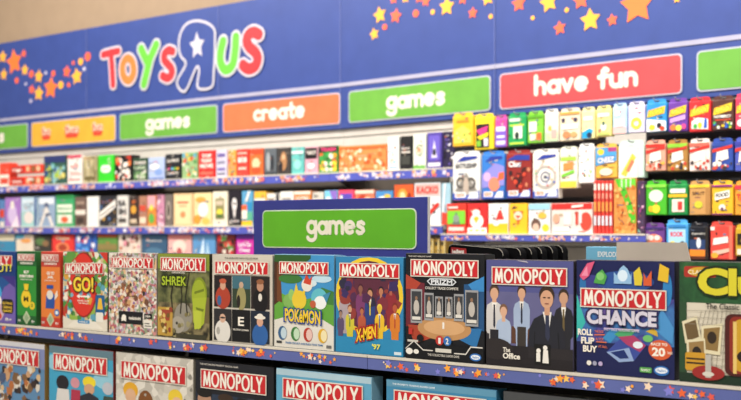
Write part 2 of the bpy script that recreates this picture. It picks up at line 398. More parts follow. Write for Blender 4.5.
# 4 red oval
MULT = (('#4a8a3f', '#8fb04a', '#c8b489', '#5b9bb0', '#b33a2c', '#e3dccb', '#3f6a3a'), 60)
front_box(62.9, 108, .272, MULT, [
    ('P', [(0, 0), (.16, 0), (.0, .28)], '#c5372b'), ('P', [(1, 0), (.84, 0), (1, .28)], '#c5372b'), ('P', [(.82, 1), (1, 1), (1, .86)], '#c5372b'), ('P', [(0, .78), (.12, .8), (.3, .95), (.28, 1), (.1, 1)], '#5d9140'),
    ('N', 4, 26, .06, ['#e8e0cf', '#d49a3a', '#548f49', '#77aac0', '#b5ac8c'], 0, .3, 1, .6),
    ('E', .47, .58, .31, .42, '#8c241f'), ('E', .46, .58, .29, .4, '#d23428'),
    ('P', [(0, 0), (1, 0), (1, .16), (.74, .12), (.47, .13), (.2, .12), (0, .17)], '#dcd5c4'),
    ('P', [(.08, .03), (.92, .03), (.72, .12), (.28, .12)], '#e6e0d2'),
    ('Q', .34, .085, .27, .045, '#3b86b8', .02), ('T', 'FAMILY', .38, .095, .19, .02, '#efe9dc'),
    ('P', [(.32, .43), (.38, .46), (.38, .44), (.56, .44), (.56, .46), (.62, .43), (.56, .4), (.56, .42), (.38, .42), (.38, .4)], '#efe9dc'),
    ('T', 'BOARD GAME', .34, .365, .26, .02, '#efe9dc'), ('T', 'FOR FAMILIES', .36, .335, .22, .018, '#efe9dc'),
    ('Q', .74, .2, .2, .26, '#1e5a8c', .03), ('P', [(.78, .28), (.9, .28), (.87, .42), (.81, .42)], '#e3b53a'), ('Q', .75, .12, .16, .12, '#e4e0d4', .02),
    ], (.06, .71, .86, .14), 'boxed game with a big red oval and yellow GO! lettering', ZS, '#3a3f2c', slope=.02,
    extra=part_text('slogan', [('T', 'GO!', .235, .475, .5, .22, '#2c2418', .075), ('T', 'GO!', .26, .49, .45, .19, '#f0cf3c', .035)]))
# 5 doodle crowd
front_box(108.6, 157, .271, (('#d8cfc0', '#c98a86', '#8c9a7a', '#d7b28a', '#7f6a63', '#e6e0d6', '#b8b0b6', '#b05f6a'), 95), [
    ('N', 7, 70, .032, ['#3a3230', '#c78f9a', '#e4ddd0', '#8aa07a', '#dcb27a', '#8f6aa0'], 0, .28, 1, .5),
    ('N', 9, 40, .05, ['#8a5a3f', '#b0673f', '#e9d7c2', '#6f4a36', '#c69a6a'], .18, .34, .64, .26),
    ('E', .46, .36, .09, .08, '#e2c4aa'), ('P', [(.3, .42), (.46, .56), (.62, .42), (.56, .46), (.36, .46)], '#6a4630'),
    ('N', 17, 30, .03, ['#b98fb0', '#c05a6a', '#7aa08a', '#e4ddd0'], .1, .02, .8, .1),
    ('R', .22, .125, .5, .155, '#17171a'), ('E', .33, .21, .045, .028, '#efe9dc'), ('L', [(.29, .165), (.37, .19)], .012, '#efe9dc'), ('L', [(.29, .19), (.37, .165)], .012, '#efe9dc'),
    ('T', 'tokidoki', .43, .18, .25, .04, '#efe9dc', .03), ('R', .75, .205, .16, .06, '#17171a'), ('T', '18+', .78, .22, .1, .03, '#efe9dc'), ('R', .74, .09, .17, .1, '#e3ddd0'), ('R', .76, .11, .13, .012, '#4a4a4a'), ('R', .76, .14, .1, .012, '#4a4a4a'),
    ], (.07, .81, .88, .135), 'boxed game covered in a dense pink and brown doodle crowd with small black plaque', ZS, '#8a857c')
# 6 dark green woodland
front_box(157.6, 210, .272, '#4d5131', [
    ('R', 0, .4, 1, .6, (('#23271a', '#3c4228', '#77784a', '#2f3322'), 14, True)), ('R', 0, 0, 1, .42, (('#5c563c', '#3c3828', '#8a7d58', '#2c291e'), 16, True)),
    ('P', [(.0, .82), (.3, .8), (.5, .86), (1, .8), (1, 1), (0, 1)], '#7f8c32'),
    ('L', [(.3, .3), (.27, .5), (.33, .75)], .014, '#2c2a1e'), ('L', [(.45, .3), (.48, .5), (.44, .78)], .012, '#2c2a1e'), ('L', [(.58, .3), (.55, .5), (.62, .78)], .012, '#2c2a1e'),
    ('E', .5, .25, .17, .17, '#8d887b'), ('E', .4, .16, .13, .1, '#a29b8c'),
    ('P', [(.8, .2), (1, .2), (1, .5), (.85, .5)], '#6a5c3a'), ('E', .81, .53, .145, .2, '#7d8c26'), ('E', .8, .52, .13, .18, '#98a82e'), ('P', [(.68, .48), (.94, .5), (.9, .2), (.8, .12), (.7, .2)], '#a3b232'), ('P', [(.7, .34), (.86, .34), (.84, .14), (.72, .12)], '#b4bf3f'), ('P', [(.72, .56), (.9, .6), (.9, .57), (.72, .53)], '#6c7a20'), ('P', [(.74, .38), (.9, .36), (.88, .33), (.76, .35)], '#6c7a20'), ('N', 8, 16, .04, ['#7a7048', '#2a2618', '#98906a'], .3, .02, .36, .3),
    ('Q', .0, .02, .3, .34, '#b8933f', .02), ('N', 3, 14, .05, ['#8c3c28', '#d5b766', '#6f5526', '#ded09a'], .02, .04, .26, .3), ('P', [(.1, .2), (.24, .2), (.26, .33), (.08, .33)], '#9d4430'),
    ('R', .44, .01, .5, .05, '#3b3a2a'),
    ], (.07, .79, .87, .165), 'dark boxed game with yellow-green shapes in a woodland and lime SHREK lettering', ZS, '#26261c',
    extra=part_text('edition_name', [('T', 'DREAMWORKS', .3, .765, .25, .018, '#e3ddd0'), ('T', 'SHREK', .08, .605, .52, .14, '#1d2412', .06), ('T', 'SHREK', .1, .62, .48, .11, '#a9bf2f', .02)]))
# 7 cream box with six photographs
def pic(u, v, w, h, bg, shapes):
    return [('R', u, v, w, h, bg)] + [(s[0], u+s[1]*w, v+s[2]*h, s[3]*w, s[4]*h, s[5]) for s in shapes]
c3 = [.035, .345, .655]; cw = .3; r2 = [.02, .4]; ch = .36
EJ = pic(c3[0], r2[1], cw, ch, '#241d1e', [('E', .5, .3, .42, .36, '#a8402c'), ('E', .5, .68, .16, .14, '#c99a80'), ('E', .5, .82, .2, .08, '#b8563a'), ('E', .3, .2, .12, .16, '#3d5f8a')]) \
   + pic(c3[1], r2[1], cw, ch, '#33402f', [('R', 0, .6, 1, .4, '#3f6a78'), ('E', .5, .3, .26, .38, '#9a9160'), ('E', .5, .72, .12, .1, '#c0a088'), ('E', .35, .2, .1, .2, '#27221e')]) \
   + pic(c3[2], r2[1], cw, ch, '#2a2120', [('E', .5, .25, .4, .4, '#171416'), ('E', .5, .7, .18, .16, '#b98a70'), ('E', .5, .84, .2, .08, '#8d5a3c'), ('E', .5, .36, .1, .12, '#d8d2c8')]) \
   + pic(c3[0], r2[0], cw, ch, '#2c2a2c', [('E', .5, .28, .44, .38, '#dcd8d0'), ('E', .5, .7, .17, .14, '#cfa890'), ('E', .5, .72, .15, .03, '#2a2a2e'), ('E', .25, .3, .1, .12, '#a8a49c')]) \
   + pic(c3[1], r2[0], cw, ch, '#141416', []) + [('T', 'E', .445, .2, .1, .1, '#efe9dc', .02), ('T', 'ELTON JOHN', .37, .14, .25, .025, '#efe9dc')] \
   + pic(c3[2], r2[0], cw, ch, '#1d2736', [('E', .5, .25, .42, .36, '#2f5f9f'), ('E', .5, .66, .17, .14, '#cf9f86'), ('E', .5, .8, .3, .06, '#e3ddd0'), ('E', .5, .84, .17, .08, '#e3ddd0')])
front_box(212, 273, .272, '#c9c2b4', EJ + [('T', 'THE GREATEST HITS COLLECTION', .22, .95, .55, .018, '#4a4540')], (.06, .775, .885, .15), 'cream boxed game with a grid of five photographs and a black E tile', ZS, '#8c867b')
# 8 meadow with yellow lettering
front_box(274, 334.6, .275, '#3f8ec4', [
    ('P', [(0, .26), (1, .26), (1, .5), (.7, .56), (.4, .5), (0, .62)], '#5f9f3c'), ('P', [(.6, .5), (1, .48), (1, .62), (.8, .66)], '#3f7a3a'),
    ('P', [(.0, .45), (.1, .5), (.09, 1), (0, 1)], '#4a2c1c'), ('P', [(.05, .5), (.14, .48), (.12, .7), (.2, .86), (.05, .9)], '#6a3f24'), ('P', [(.0, .92), (.5, .9), (.62, .96), (.62, 1), (0, 1)], '#2f5a2a'),
    ('E', .28, .74, .2, .05, '#3c7436'), ('E', .8, .75, .16, .04, '#b9d6e4'), ('E', .6, .7, .12, .04, '#cfe0e6'),
    ('P', [(0, 0), (1, 0), (1, .26), (.8, .33), (.5, .34), (.2, .33), (0, .29)], '#dad6cc'),
    ('E', .26, .5, .1, .08, '#7fae5a'), ('E', .3, .57, .05, .06, '#8fbf6a'), ('E', .43, .52, .12, .1, '#e2c43a'), ('P', [(.34, .58), (.38, .7), (.42, .6)], '#e2c43a'), ('P', [(.46, .58), (.54, .66), (.52, .55)], '#e2c43a'),
    ('E', .56, .68, .09, .07, '#e4ded2'), ('P', [(.5, .7), (.55, .8), (.6, .74), (.65, .78), (.62, .68)], '#c7452f'), ('E', .76, .55, .13, .1, '#5fb6c4'), ('E', .78, .5, .1, .07, '#e4e8e6'), ('P', [(.82, .58), (.95, .62), (.88, .5)], '#3f86a8'), ('E', .66, .48, .05, .04, '#b85a3a'),
    ('E', .15, .155, .075, .075, '#3a5f86'), ('E', .17, .155, .05, .06, '#bcd0da'), ('E', .37, .155, .075, .075, '#3f7a3f'), ('E', .39, .155, .05, .06, '#bcd6b8'), ('E', .58, .155, .075, .075, '#b03a2c'), ('E', .6, .155, .05, .06, '#ddbab0'), ('E', .82, .155, .075, .075, '#d8a82c'), ('E', .84, .155, .05, .06, '#e8dcae'),
    ('T', 'TRADE COLLECT AND BUILD YOUR TEAM', .2, .045, .62, .02, '#3a70a8', .03), ('R', .05, .045, .09, .025, '#3a3a3a'), ('R', .88, .03, .08, .03, '#6a6a6a'),
    ], (.1, .79, .82, .135), 'boxed game with a green meadow, four round badges and yellow POKEMON lettering', ZS, '#5c86a0',
    extra=part_text('edition_name', [('T', 'POKéMON', .175, .27, .64, .17, '#23408a', .09, -.03), ('T', 'POKéMON', .2, .285, .59, .14, '#e9c530', .03, -.03)]))
# 9 blue with yellow disc
front_box(335.4, 404, .272, '#2f7fb0', [
    ('E', .5, .6, .5, .4, '#e6c531'), ('E', .5, .6, .44, .36, '#5a2a3c'),
    ('N', 21, 30, .085, ['#7a2f3a', '#3a2d5c', '#512a4c', '#8c3a34', '#2c2a40'], .08, .36, .84, .44),
    ('H', .14, .2, .5, '#b8b0ac', '#8a8688', '#a89aa0', None), ('H', .38, .3, .42, '#8a5a4a', '#4a2030', '#7a3c6a', None), ('H', .82, .28, .48, '#a85a4a', '#6a2430', '#8a2c34', None), ('H', .68, .3, .4, '#b87a5a', '#2a1c2c', '#4a3058', None),
    ('H', .52, .22, .46, '#c08a68', '#3a261e', '#2d3f7a', '#d9c233'), ('H', .22, .12, .38, '#c89a78', '#8a4a2c', '#c9bd3a', '#3f7a40'), ('H', .4, .14, .34, '#b06a4a', '#5a2a2c', '#b0543a', None),
    ('H', .66, .12, .4, '#d8b03a', '#e0c44a', '#e0b62f', '#3a4f8f'), ('H', .88, .12, .42, '#b0553a', '#7a2c24', '#cf7a2c', '#a83a2c'), ('H', .08, .14, .3, '#9a7a6a', '#3a3040', '#5a4a6a', None),
    ('R', 0, 0, 1, .17, '#2b86b4'), ('R', .87, .02, .1, .03, '#d0dfe6'), ('R', .42, .235, .16, .02, '#cc3333'),
    ], (.07, .785, .88, .15), 'blue boxed game with a crowded yellow disc and X-MEN lettering', ZS, '#265f82',
    extra=part_text('edition_name', [('T', 'X-MEN', .3, .105, .34, .16, '#a8281f', .11, .22), ('T', 'X-MEN', .325, .125, .29, .125, '#f2c92c', .03, .22), ('T', "'97", .56, .06, .12, .055, '#e9e04a', .03)]))
# 10 black arena
cards = []
for u, w, v0, v1 in ((.07, .15, .34, .66), (.25, .12, .37, .63), (.39, .1, .4, .6), (.52, .09, .4, .6), (.63, .12, .38, .63), (.77, .16, .34, .67)):
    cards += [('R', u, v0, w, v1-v0, '#98999c'), ('R', u+.012, v0+.02, w-.024, v1-v0-.04, '#3a3c40'), ('E', u+w/2, (v0+v1)/2-.01, w*.24, .07, '#b9b2aa'), ('E', u+w/2, (v0+v1)/2+.075, w*.11, .02, '#8a6a54'), ('R', u+.02, v0+.03, w-.04, .03, '#d8d4cc')]
front_box(405.4, 485, .284, '#16171c', [
    ('P', [(0, .3), (.25, .36), (.25, .72), (0, .74)], '#6a2430'), ('P', [(.0, .8), (.2, .72), (.14, .66), (0, .66)], '#a8402f'), ('P', [(.75, .36), (1, .3), (1, .74), (.75, .72)], '#24507e'), ('P', [(1, .8), (.8, .72), (.86, .66), (1, .66)], '#3a86c4'),
    ('P', [(.03, .32), (.12, .14), (.45, .24), (.3, .32)], '#a8422c'), ('P', [(.97, .32), (.9, .14), (.6, .24), (.7, .32)], '#2b6fa8'),
    ('E', .5, .3, .34, .11, '#b98a5a'), ('E', .5, .31, .26, .07, '#cfa273'), ('R', .48, .3, .025, .06, '#e8e4dc')] + cards + [
    ('P', [(0, .09), (.12, .17), (.24, .08), (.3, .14), (.44, .2), (.52, .2), (.64, .15), (.8, .15), (.92, .11), (1, .14), (1, 0), (0, 0)], '#0f1014'),
    ('L', [(.0, .09), (.12, .17), (.24, .09), (.36, .09)], .006, '#d8d4cc'), ('L', [(.64, .08), (.78, .08), (.84, .15), (.98, .15)], .006, '#d8d4cc'),
    ('E', .2, .2, .045, .035, '#111317'), ('E', .45, .19, .05, .045, '#b8322c'), ('T', '1', .435, .16, .03, .055, '#e8e4dc', .03), ('E', .55, .19, .05, .045, '#2f6bb0'), ('T', '2', .53, .16, .035, .055, '#e8e4dc', .03),
    ('R', .05, .23, .05, .06, '#b8322c'), ('R', .035, .16, .14, .02, '#c9c4bb'), ('R', .4, .08, .2, .035, '#d0ccc2'), ('T', 'THE COLLECTIBLE CARDS GAME', .3, .04, .4, .022, '#c9c4bb'),
    ('E', .06, .07, .045, .03, '#e8e4dc'), ('E', .15, .07, .035, .022, '#e8e4dc'), ('E', .9, .06, .07, .035, '#2d6db8'), ('E', .9, .06, .055, .022, '#e6ecf2'), ('T', 'Hasbro', .86, .05, .08, .02, '#2d6db8'),
    ('L', [(.34, .71), (.3, .74), (.34, .765), (.62, .765), (.66, .74), (.62, .71), (.34, .71)], .006, '#cfd4da'), ('T', 'PRIZM', .345, .715, .27, .042, '#dfe3e8', .03),
    ('T', 'COLLECT TRADE COMPETE', .27, .665, .42, .024, '#d8d4cc', .02), ('T', 'THE FAST DEALING GAME', .05, .965, .3, .014, '#c9c4bb'),
    ], (.075, .78, .86, .165), 'black boxed game with six silver player cards over an arena floor', ZS-.006+.006, '#101114')
# 11 office crew
front_box(485.8, 574.3, .271, '#4f517f', [
    ('R', 0, .7, 1, .3, '#50538a'), ('R', 0, 0, 1, .7, (('#5a5a86', '#63628c', '#54547c'), 6, True)),
    ('P', [(.3, .22), (.6, .22), (.6, .38), (.3, .38)], '#5a3a2c'), ('P', [(.0, .2), (.1, .2), (.1, .32), (.0, .32)], '#4a3b34'),
    ('H', .1, .1, .66, '#cfa184', '#4a3a2c', '#c9c6c4', '#2a2a38'), ('H', .42, .18, .58, '#cfa184', '#3f2d20', '#9fb0cc', '#23263a'),
    ('H', .89, .1, .64, '#c79a7e', '#3a2c22', '#26262c', '#6a5a3a'), ('H', .21, -.04+.08, .54, '#d3a78c', '#7a5a44', '#a9b9d2', None),
    ('P', [(.0, .1), (.04, .1), (.04, .3), (.0, .3)], '#2c2a30'), ('R', .05, .08, .1, .26, '#26242a'), ('R', .37, .1, .1, .28, '#3a3430'),
    ('P', [(.47, .0), (.93, .0), (.9, .36), (.85, .45), (.76, .51), (.66, .51), (.56, .46), (.51, .37)], '#24252e'), ('L', [(.56, .12), (.57, .34)], .005, '#17181d'), ('L', [(.85, .1), (.83, .34)], .005, '#17181d'), ('P', [(.66, .53), (.76, .53), (.72, .3)], '#e2dfda'), ('P', [(.69, .5), (.73, .5), (.74, .3), (.72, .26), (.69, .3)], '#30344a'),
    ('R', .68, .5, .06, .1, '#c8977a'), ('E', .705, .685, .085, .085, '#3a2a20'), ('E', .705, .645, .072, .083, '#cf9f80'), ('L', [(.67, .66), (.69, .66)], .006, '#4a342a'), ('L', [(.72, .66), (.74, .66)], .006, '#4a342a'), ('L', [(.69, .605), (.725, .605)], .005, '#8a5246'),
    ('R', 0, 0, 1, .2, '#231f22'), ('E', .12, .16, .2, .1, '#2c2728'), ('P', [(.5, .2), (1, .2), (1, .1), (.5, .1)], '#2a2629'),
    ('R', .57, .04, .18, .19, '#141414'), ('E', .615, .17, .025, .022, '#e8e4dc'), ('R', .59, .07, .045, .08, '#e8e4dc'), ('E', .69, .2, .025, .022, '#e8e4dc'), ('P', [(.66, .06), (.73, .06), (.72, .18), (.67, .18)], '#e8e4dc'),
    ('P', [(.36, 1), (.5, .975), (.48, .99), (.4, 1)], '#b9b6c0'),
    ], (.075, .765, .86, .17), 'violet-blue boxed game with five office workers in shirts and ties', ZS, '#2c2933',
    extra=part_text('edition_name', [('T', 'The', .21, .135, .085, .045, '#efe9dc', .02), ('T', 'Office', .21, .075, .2, .055, '#efe9dc', .03)]))
# 12 chance box
gem = [('P', [(.04, .86), (.12, .97), (.2, .99), (.14, .86), (.08, .82)], '#d4567c'), ('P', [(.06, .86), (.12, .95), (.13, .86)], '#e58aa6'),
       ('P', [(.19, .8), (.22, .88), (.28, .92), (.33, .86), (.3, .79)], '#4c9c4a'), ('E', .26, .86, .04, .035, '#7cc06e'), ('P', [(.4, .8), (.4, .9), (.43, .87), (.46, .93), (.5, .96), (.54, .93), (.57, .87), (.58, .9), (.58, .8)], '#8fb8dc'), ('E', .49, .87, .05, .05, '#d4e6f4'),
       ('P', [(.61, .79), (.6, .9), (.66, .95), (.69, .86), (.68, .79)], '#d8c23a'), ('P', [(.7, .79), (.7, .9), (.73, .85), (.78, .92), (.78, .79)], '#cf5a32'), ('P', [(.84, .84), (.94, .82), (.95, .94), (.86, .98)], '#dcb52f')]
front_box(576, 675.3, .274, '#1a2050', [
    ('R', 0, .28, 1, .4, (('#2a2f6a', '#3f78b4', '#3a3f86', '#7a5fa4'), 14, True)), ('P', [(0, .3), (.1, .45), (.04, .6), (0, .7)], '#39b0a8'), ('E', .16, .8, .13, .07, '#3a3a80'), ('E', .5, .82, .3, .09, '#2c4f94'),
    ('E', .07, .76, .035, .12, '#2c6da8'), ('E', .93, .76, .045, .14, '#2f7fbc'),
    ('P', [(.32, .2), (.5, .36), (.74, .3), (.6, .14), (.45, .12)], '#3a4a96'), ('P', [(.32, .2), (.45, .12), (.6, .14), (.55, .25)], '#8fa6cf'), ('P', [(.36, .2), (.46, .15), (.55, .16), (.5, .23)], '#1d2f6a'),
    ('P', [(.28, .32), (.38, .42), (.45, .38), (.36, .28)], '#3c8ac0'), ('P', [(.4, .36), (.5, .42), (.62, .4), (.52, .3)], '#4aa06a'), ('P', [(.44, .34), (.52, .28), (.66, .22), (.72, .28), (.6, .36)], '#a83c66'), ('E', .64, .28, .05, .03, '#dfe6ee'), ('E', .74, .34, .05, .03, '#6cb86a'), ('P', [(.72, .4), (.82, .44), (.84, .36)], '#caa53a'),
    ('P', [(.78, .44), (.98, .3), (1, .44), (.88, .6)], '#4a8fc8'),
    ('E', .86, .25, .115, .085, '#cf5a32'), ('T', 'RACE TO', .77, .285, .16, .025, '#efe9dc', .03), ('T', '20', .78, .195, .13, .075, '#efe9dc', .04), ('T', 'TILES', .93, .22, .05, .02, '#efe9dc'),
    ('T', 'ROLL', .02, .335, .16, .058, '#f0e8dc', .045), ('T', 'FLIP', .055, .262, .14, .058, '#f0e8dc', .045), ('T', 'BUY', .075, .19, .15, .058, '#f0e8dc', .045),
    ('T', 'THE DICE', .2, .365, .09, .02, '#e0744a', .02), ('T', 'A TILE', .21, .3, .08, .02, '#e0744a', .02), ('T', 'IT ALL', .24, .235, .09, .02, '#e0744a', .02), ('L', [(.2, .345), (.3, .35)], .005, '#e0744a'), ('L', [(.22, .285), (.32, .285)], .005, '#e0744a'),
    ('E', .14, .095, .025, .022, '#e8e4dc'), ('E', .2, .095, .022, .02, '#9fa0b8'), ('E', .26, .095, .022, .02, '#b8a8d0'),
    ('Q', .66, .05, .12, .045, '#58a050', .012), ('T', 'FAMILY', .675, .06, .09, .022, '#e8f0e0'), ('E', .875, .075, .075, .042, '#2d6db8'), ('E', .875, .078, .06, .026, '#e6ecf2'), ('T', 'Hasbro', .83, .066, .09, .024, '#2d6db8', .01),
    ] + gem, (.05, .585, .875, .17), 'navy boxed game with colourful glass tokens, silver CHANCE lettering and ROLL FLIP BUY', ZS, '#15182c',
    extra=part_text('edition_name', [('T', 'CHANCE', .1, .425, .75, .16, '#2c2450', .08), ('T', 'CHANCE', .12, .44, .71, .13, '#cfcad8', .05), ('R', .3, .405, .36, .008, '#c9b0d0'), ('T', 'FAST DICE ROLLING GAME', .3, .39, .36, .02, '#cfc6dc')]))
# 13 mystery game
front_box(678.6, 800, .275, '#d3cbb8', [
    ('P', [(0, .66), (1, .66), (1, 1), (0, 1)], (('#1c3a26', '#2c5a34', '#23482c', '#3f6e3c'), 14, True)),
    ('R', 0, 0, .07, .66, '#2c4a30'), ('R', 0, 0, 1, .08, '#1d3324'),
    ('Q', .045, .87, .28, .09, '#a83228', .02), ('E', .2, .915, .12, .04, '#d0a02c'), ('T', 'CLASSIC', .08, .895, .2, .035, '#f0e4c0', .02)] +
    [('L', [(.07+.05*i, .1), (.2+.035*i, .6)], .0018, '#8c8474') for i in range(14)] + [('L', [(.07, .1+.055*i), (.95, .1+.055*i)], .0018, '#8c8474') for i in range(10)] + [
    ('P', [(.03, .5), (.16, .55), (.2, .36), (.06, .32)], '#d8cfae'), ('P', [(.05, .48), (.15, .52), (.18, .38), (.08, .34)], '#6a5638'),
    ('P', [(.2, .47), (.38, .5), (.36, .24), (.2, .25)], '#ddd3b0'), ('P', [(.22, .45), (.36, .47), (.34, .27), (.22, .28)], '#8a6f42'), ('E', .29, .38, .04, .05, '#34281e'),
    ('P', [(.07, .35), (.23, .37), (.25, .12), (.08, .1)], '#ddd3b0'), ('P', [(.09, .33), (.22, .35), (.23, .15), (.1, .13)], '#97794a'), ('E', .16, .25, .04, .05, '#2c241e'),
    ('Q', .06, .1, .18, .15, '#c9952c', .02), ('R', .07, .19, .16, .015, '#3a2c1c'), ('R', .07, .155, .16, .015, '#3a2c1c'),
    ('Q', .4, .08, .6, .5, '#4c1d1a', .06), ('Q', .44, .1, .56, .46, '#8a2c22', .05), ('Q', .48, .12, .52, .42, '#c89a2c', .05), ('E', .62, .42, .08, .09, '#e4c04a'), ('E', .66, .24, .16, .07, '#2a1c18'), ('E', .66, .26, .12, .05, '#b8802c'), ('R', .47, .1, .03, .42, '#e0c070'),
    ('E', .26, .09, .14, .06, '#9a2c2a'), ('R', .235, .05, .05, .19, '#b8b4aa'), ('E', .26, .08, .05, .02, '#d5d0c4')], None,
    'boxed mystery game with yellow lettering on dark green, right end of upper front row', ZS, '#14241a',
    extra=part_text('edition_name', [('T', 'Clue', .15, .705, .74, .265, '#1c2c18', .07), ('T', 'Clue', .17, .725, .7, .225, '#d3c832', .05), ('T', 'The Classic Mystery Game', .24, .6, .66, .06, '#2c2a24')]))
# ---- lower front row
def low(px0, px1, base, ops, label, side=None, ttl=(.08, .68, .84, .225), depth=.055, H=.268, slope=0):
    front_box(px0, px1, H, base, ops, ttl, label, ZL, side, depth, 0.0, 'boxed games on the lower front shelf', slope)
low(-15, 45, '#7f88b4', [('R', 0, .93, 1, .07, '#c9c8cc'), ('R', 0, 0, 1, .66, '#5c86ad'), ('N', 31, 90, .06, ['#3a2a26', '#c79a72', '#d3b48a', '#4a5a7a', '#b06a3a', '#26242a', '#d8d0c4', '#7a5a3a'], 0, 0, 1, .66)],
    'lilac boxed game with a crowd of tiny brown and orange shapes, bottom row far left', '#8c7440')
low(49, 113.6, '#3f9cc0', [('P', [(0, .9), (1, .88), (1, 1), (0, 1)], '#5f7c88'), ('E', .9, .62, .2, .12, '#8fc4d6'), ('E', .06, .78, .09, .1, '#8fc4d6'),
    ('E', .22, .52, .1, .1, '#1f1c24'), ('P', [(.08, 0), (.36, 0), (.32, .44), (.14, .44)], '#d5d2ce'), ('E', .42, .54, .07, .07, '#cf8f9a'), ('P', [(.34, 0), (.52, 0), (.5, .45), (.36, .45)], '#a8324a'), ('E', .64, .57, .1, .075, '#e6cf2f'), ('E', .64, .48, .08, .07, '#c99a78'), ('P', [(.46, 0), (.84, 0), (.78, .38), (.64, .44), (.5, .38)], '#2a2a33'), ('E', .92, .52, .08, .08, '#b8bcc4'), ('P', [(.8, 0), (1, 0), (1, .42), (.86, .42)], '#3c4a40')],
    'sky-blue boxed game with yellow, pink and black shapes under its title', '#7a2c28')
low(115.8, 193.6, (('#cfcabf', '#c3beb2', '#dad5ca', '#b8b3a8'), 40), [('N', 41, 26, .022, ['#8a867c', '#a8a49a', '#6f6b64'], 0, 0, 1, .95), ('E', .2, .54, .1, .1, '#d8a22c'), ('E', .2, .47, .07, .09, '#d2a887'), ('P', [(.1, 0), (.3, 0), (.28, .38), (.12, .38)], '#5f9a3c'), ('E', .4, .4, .1, .16, '#7a4c26'), ('E', .6, .36, .08, .1, '#9c4a28'), ('E', .78, .52, .09, .1, '#e0c23a'), ('E', .8, .44, .07, .09, '#d8b090'), ('P', [(.66, 0), (.94, 0), (.9, .36), (.7, .36)], '#3a5aa0')],
    'pale stone-grey boxed game with orange, brown and yellow shapes under its title', '#8a8578')
low(195.4, 274, '#1b1d24', [('T', 'THE FAST DEALING PROPERTY TRADING GAME', .06, .95, .5, .02, '#c9c4bb'), ('R', 0, 0, 1, .62, (('#1c2230', '#2c3a50', '#191b22', '#3a3f4c'), 16, True)),
    ('E', .12, .55, .09, .1, '#a8826a'), ('E', .12, .62, .1, .05, '#191614'), ('E', .4, .5, .09, .11, '#b48a6e'), ('E', .4, .59, .1, .05, '#3a2a20'), ('E', .62, .48, .09, .11, '#a67c62'), ('E', .62, .56, .1, .05, '#201a18'), ('E', .86, .5, .09, .1, '#9c7458'), ('E', .86, .58, .1, .05, '#2c2018')],
    'black boxed game with a row of dim faces below its title, bottom row', '#15161a')
low(276, 372, '#5fa2c2', [('R', 0, .93, 1, .07, '#a8c4d0'), ('P', [(0, .0), (1, 0), (1, .4), (.5, .55), (0, .45)], '#d8b84a')],
    'pale blue boxed game with a lighter top edge and its right side showing', '#7fb0c8')
low(386, 497, '#3f86ad', [('R', 0, .93, 1, .07, '#5c93b0'), ('T', 'THE PROPERTY TRADING BOARD GAME', .06, .95, .4, .018, '#dfe8ec')],
    'mid-blue boxed game, bottom row, directly beneath the black arena game', '#2f6a8c')
low(503, 600, '#3a3c3e', [('P', [(0, .8), (1, .84), (1, 1), (0, 1)], '#46484a')], 'dark grey boxed game, bottom row, just right of the mid-blue one', '#2a2c2e', ttl=(.08, .6, .84, .2))
# ---- header sign standing on the gondola between the two faces
NS = -.33
s0, s1 = F0.S(253.5, NS), F0.S(427.5, NS)
zt = F0.Z(340, 198.7, NS); t = thing('aisle_sign', F0, (s0+s1)/2, NS, 1.28, 'free-standing blue sign with a green games panel, rising behind the front boxes', 'sign')
W = s1-s0; H = zt-1.28; yb = -0.0
u0, u1 = F0.S(263.2, NS)-(s0+s1)/2, F0.S(417, NS)-(s0+s1)/2
pz0, pz1 = F0.Z(340, 248.4, NS)-1.28, F0.Z(340, 209.3, NS)-1.28
mb = MB(); mb.box(-W/2, W/2, 0, .012, 0, H, '#343a86', .0015)
mb.box(W/2-.001, W/2+.003, .001, .011, 0, H, '#b9b6b4'); mb.build('board', t)
mb = MB(); mb.prism(rrect(u0, pz0, u1, pz1, .018), -.0035, -.0005, '#e3ecd8', '#c9d0c0')
mb.flat(rrect(u0+.003, pz0+.003, u1-.003, pz1-.003, .016), '#5fae26', -.0042); mb.build('green_panel', t)
tx0, tx1 = F0.S(307, NS)-(s0+s1)/2, F0.S(367.5, NS)-(s0+s1)/2
mb = MB(); script(mb, 'games', tx0+.006, F0.Z(337, 241.2, NS)-1.28, tx1-tx0-.012, (241.2-219)/FPX*3.3, '#e9e2cf', -.0048, .15, -.6, 1.0)
mb.build('lettering', t)
for k in (-1, 1):
    mb = MB(); mb.box(k*W*.36-.012, k*W*.36+.012, .012, .03, -.13, .12, '#2c2c34', .002); mb.build('post', t)
# ================================================================ BACK WALL
SEND1 = F1.S(343)
L2 = (pb-pa).length+2.2
mb = MB()
def wallquad(mb, fr, a, b, n, z0, z1, c):
    p = [fr.loc(a, n, z0), fr.loc(b, n, z0), fr.loc(b, n, z1), fr.loc(a, n, z1)]; mb.face(p, c)
    q = [fr.loc(a, n-.1, z0), fr.loc(b, n-.1, z0), fr.loc(b, n-.1, z1), fr.loc(a, n-.1, z1)]; mb.face(q[::-1], c)
BEIGE = mat('#99836c', .8, var=.04)
S_L = F1.S(-160)
for fr, a, b in ((F1, S_L, SEND1), (F2, 0, L2)):
    wallquad(mb, fr, a, b, -.06, 0, 4.2, BEIGE)
o = struct(mb, 'wall_back')
mb = MB(); mb.face([(-14, -3, 0), (5, -3, 0), (5, 7.5, 0), (-14, 7.5, 0)], vmat(('#a8a39a', '#b4afa6', '#9c978e'), 3, True)); struct(mb, 'floor')
mb = MB(); mb.face([(-14, -3, 4.2), (-14, 7.5, 4.2), (5, 7.5, 4.2), (5, -3, 4.2)], '#c9c5bd'); struct(mb, 'ceiling')
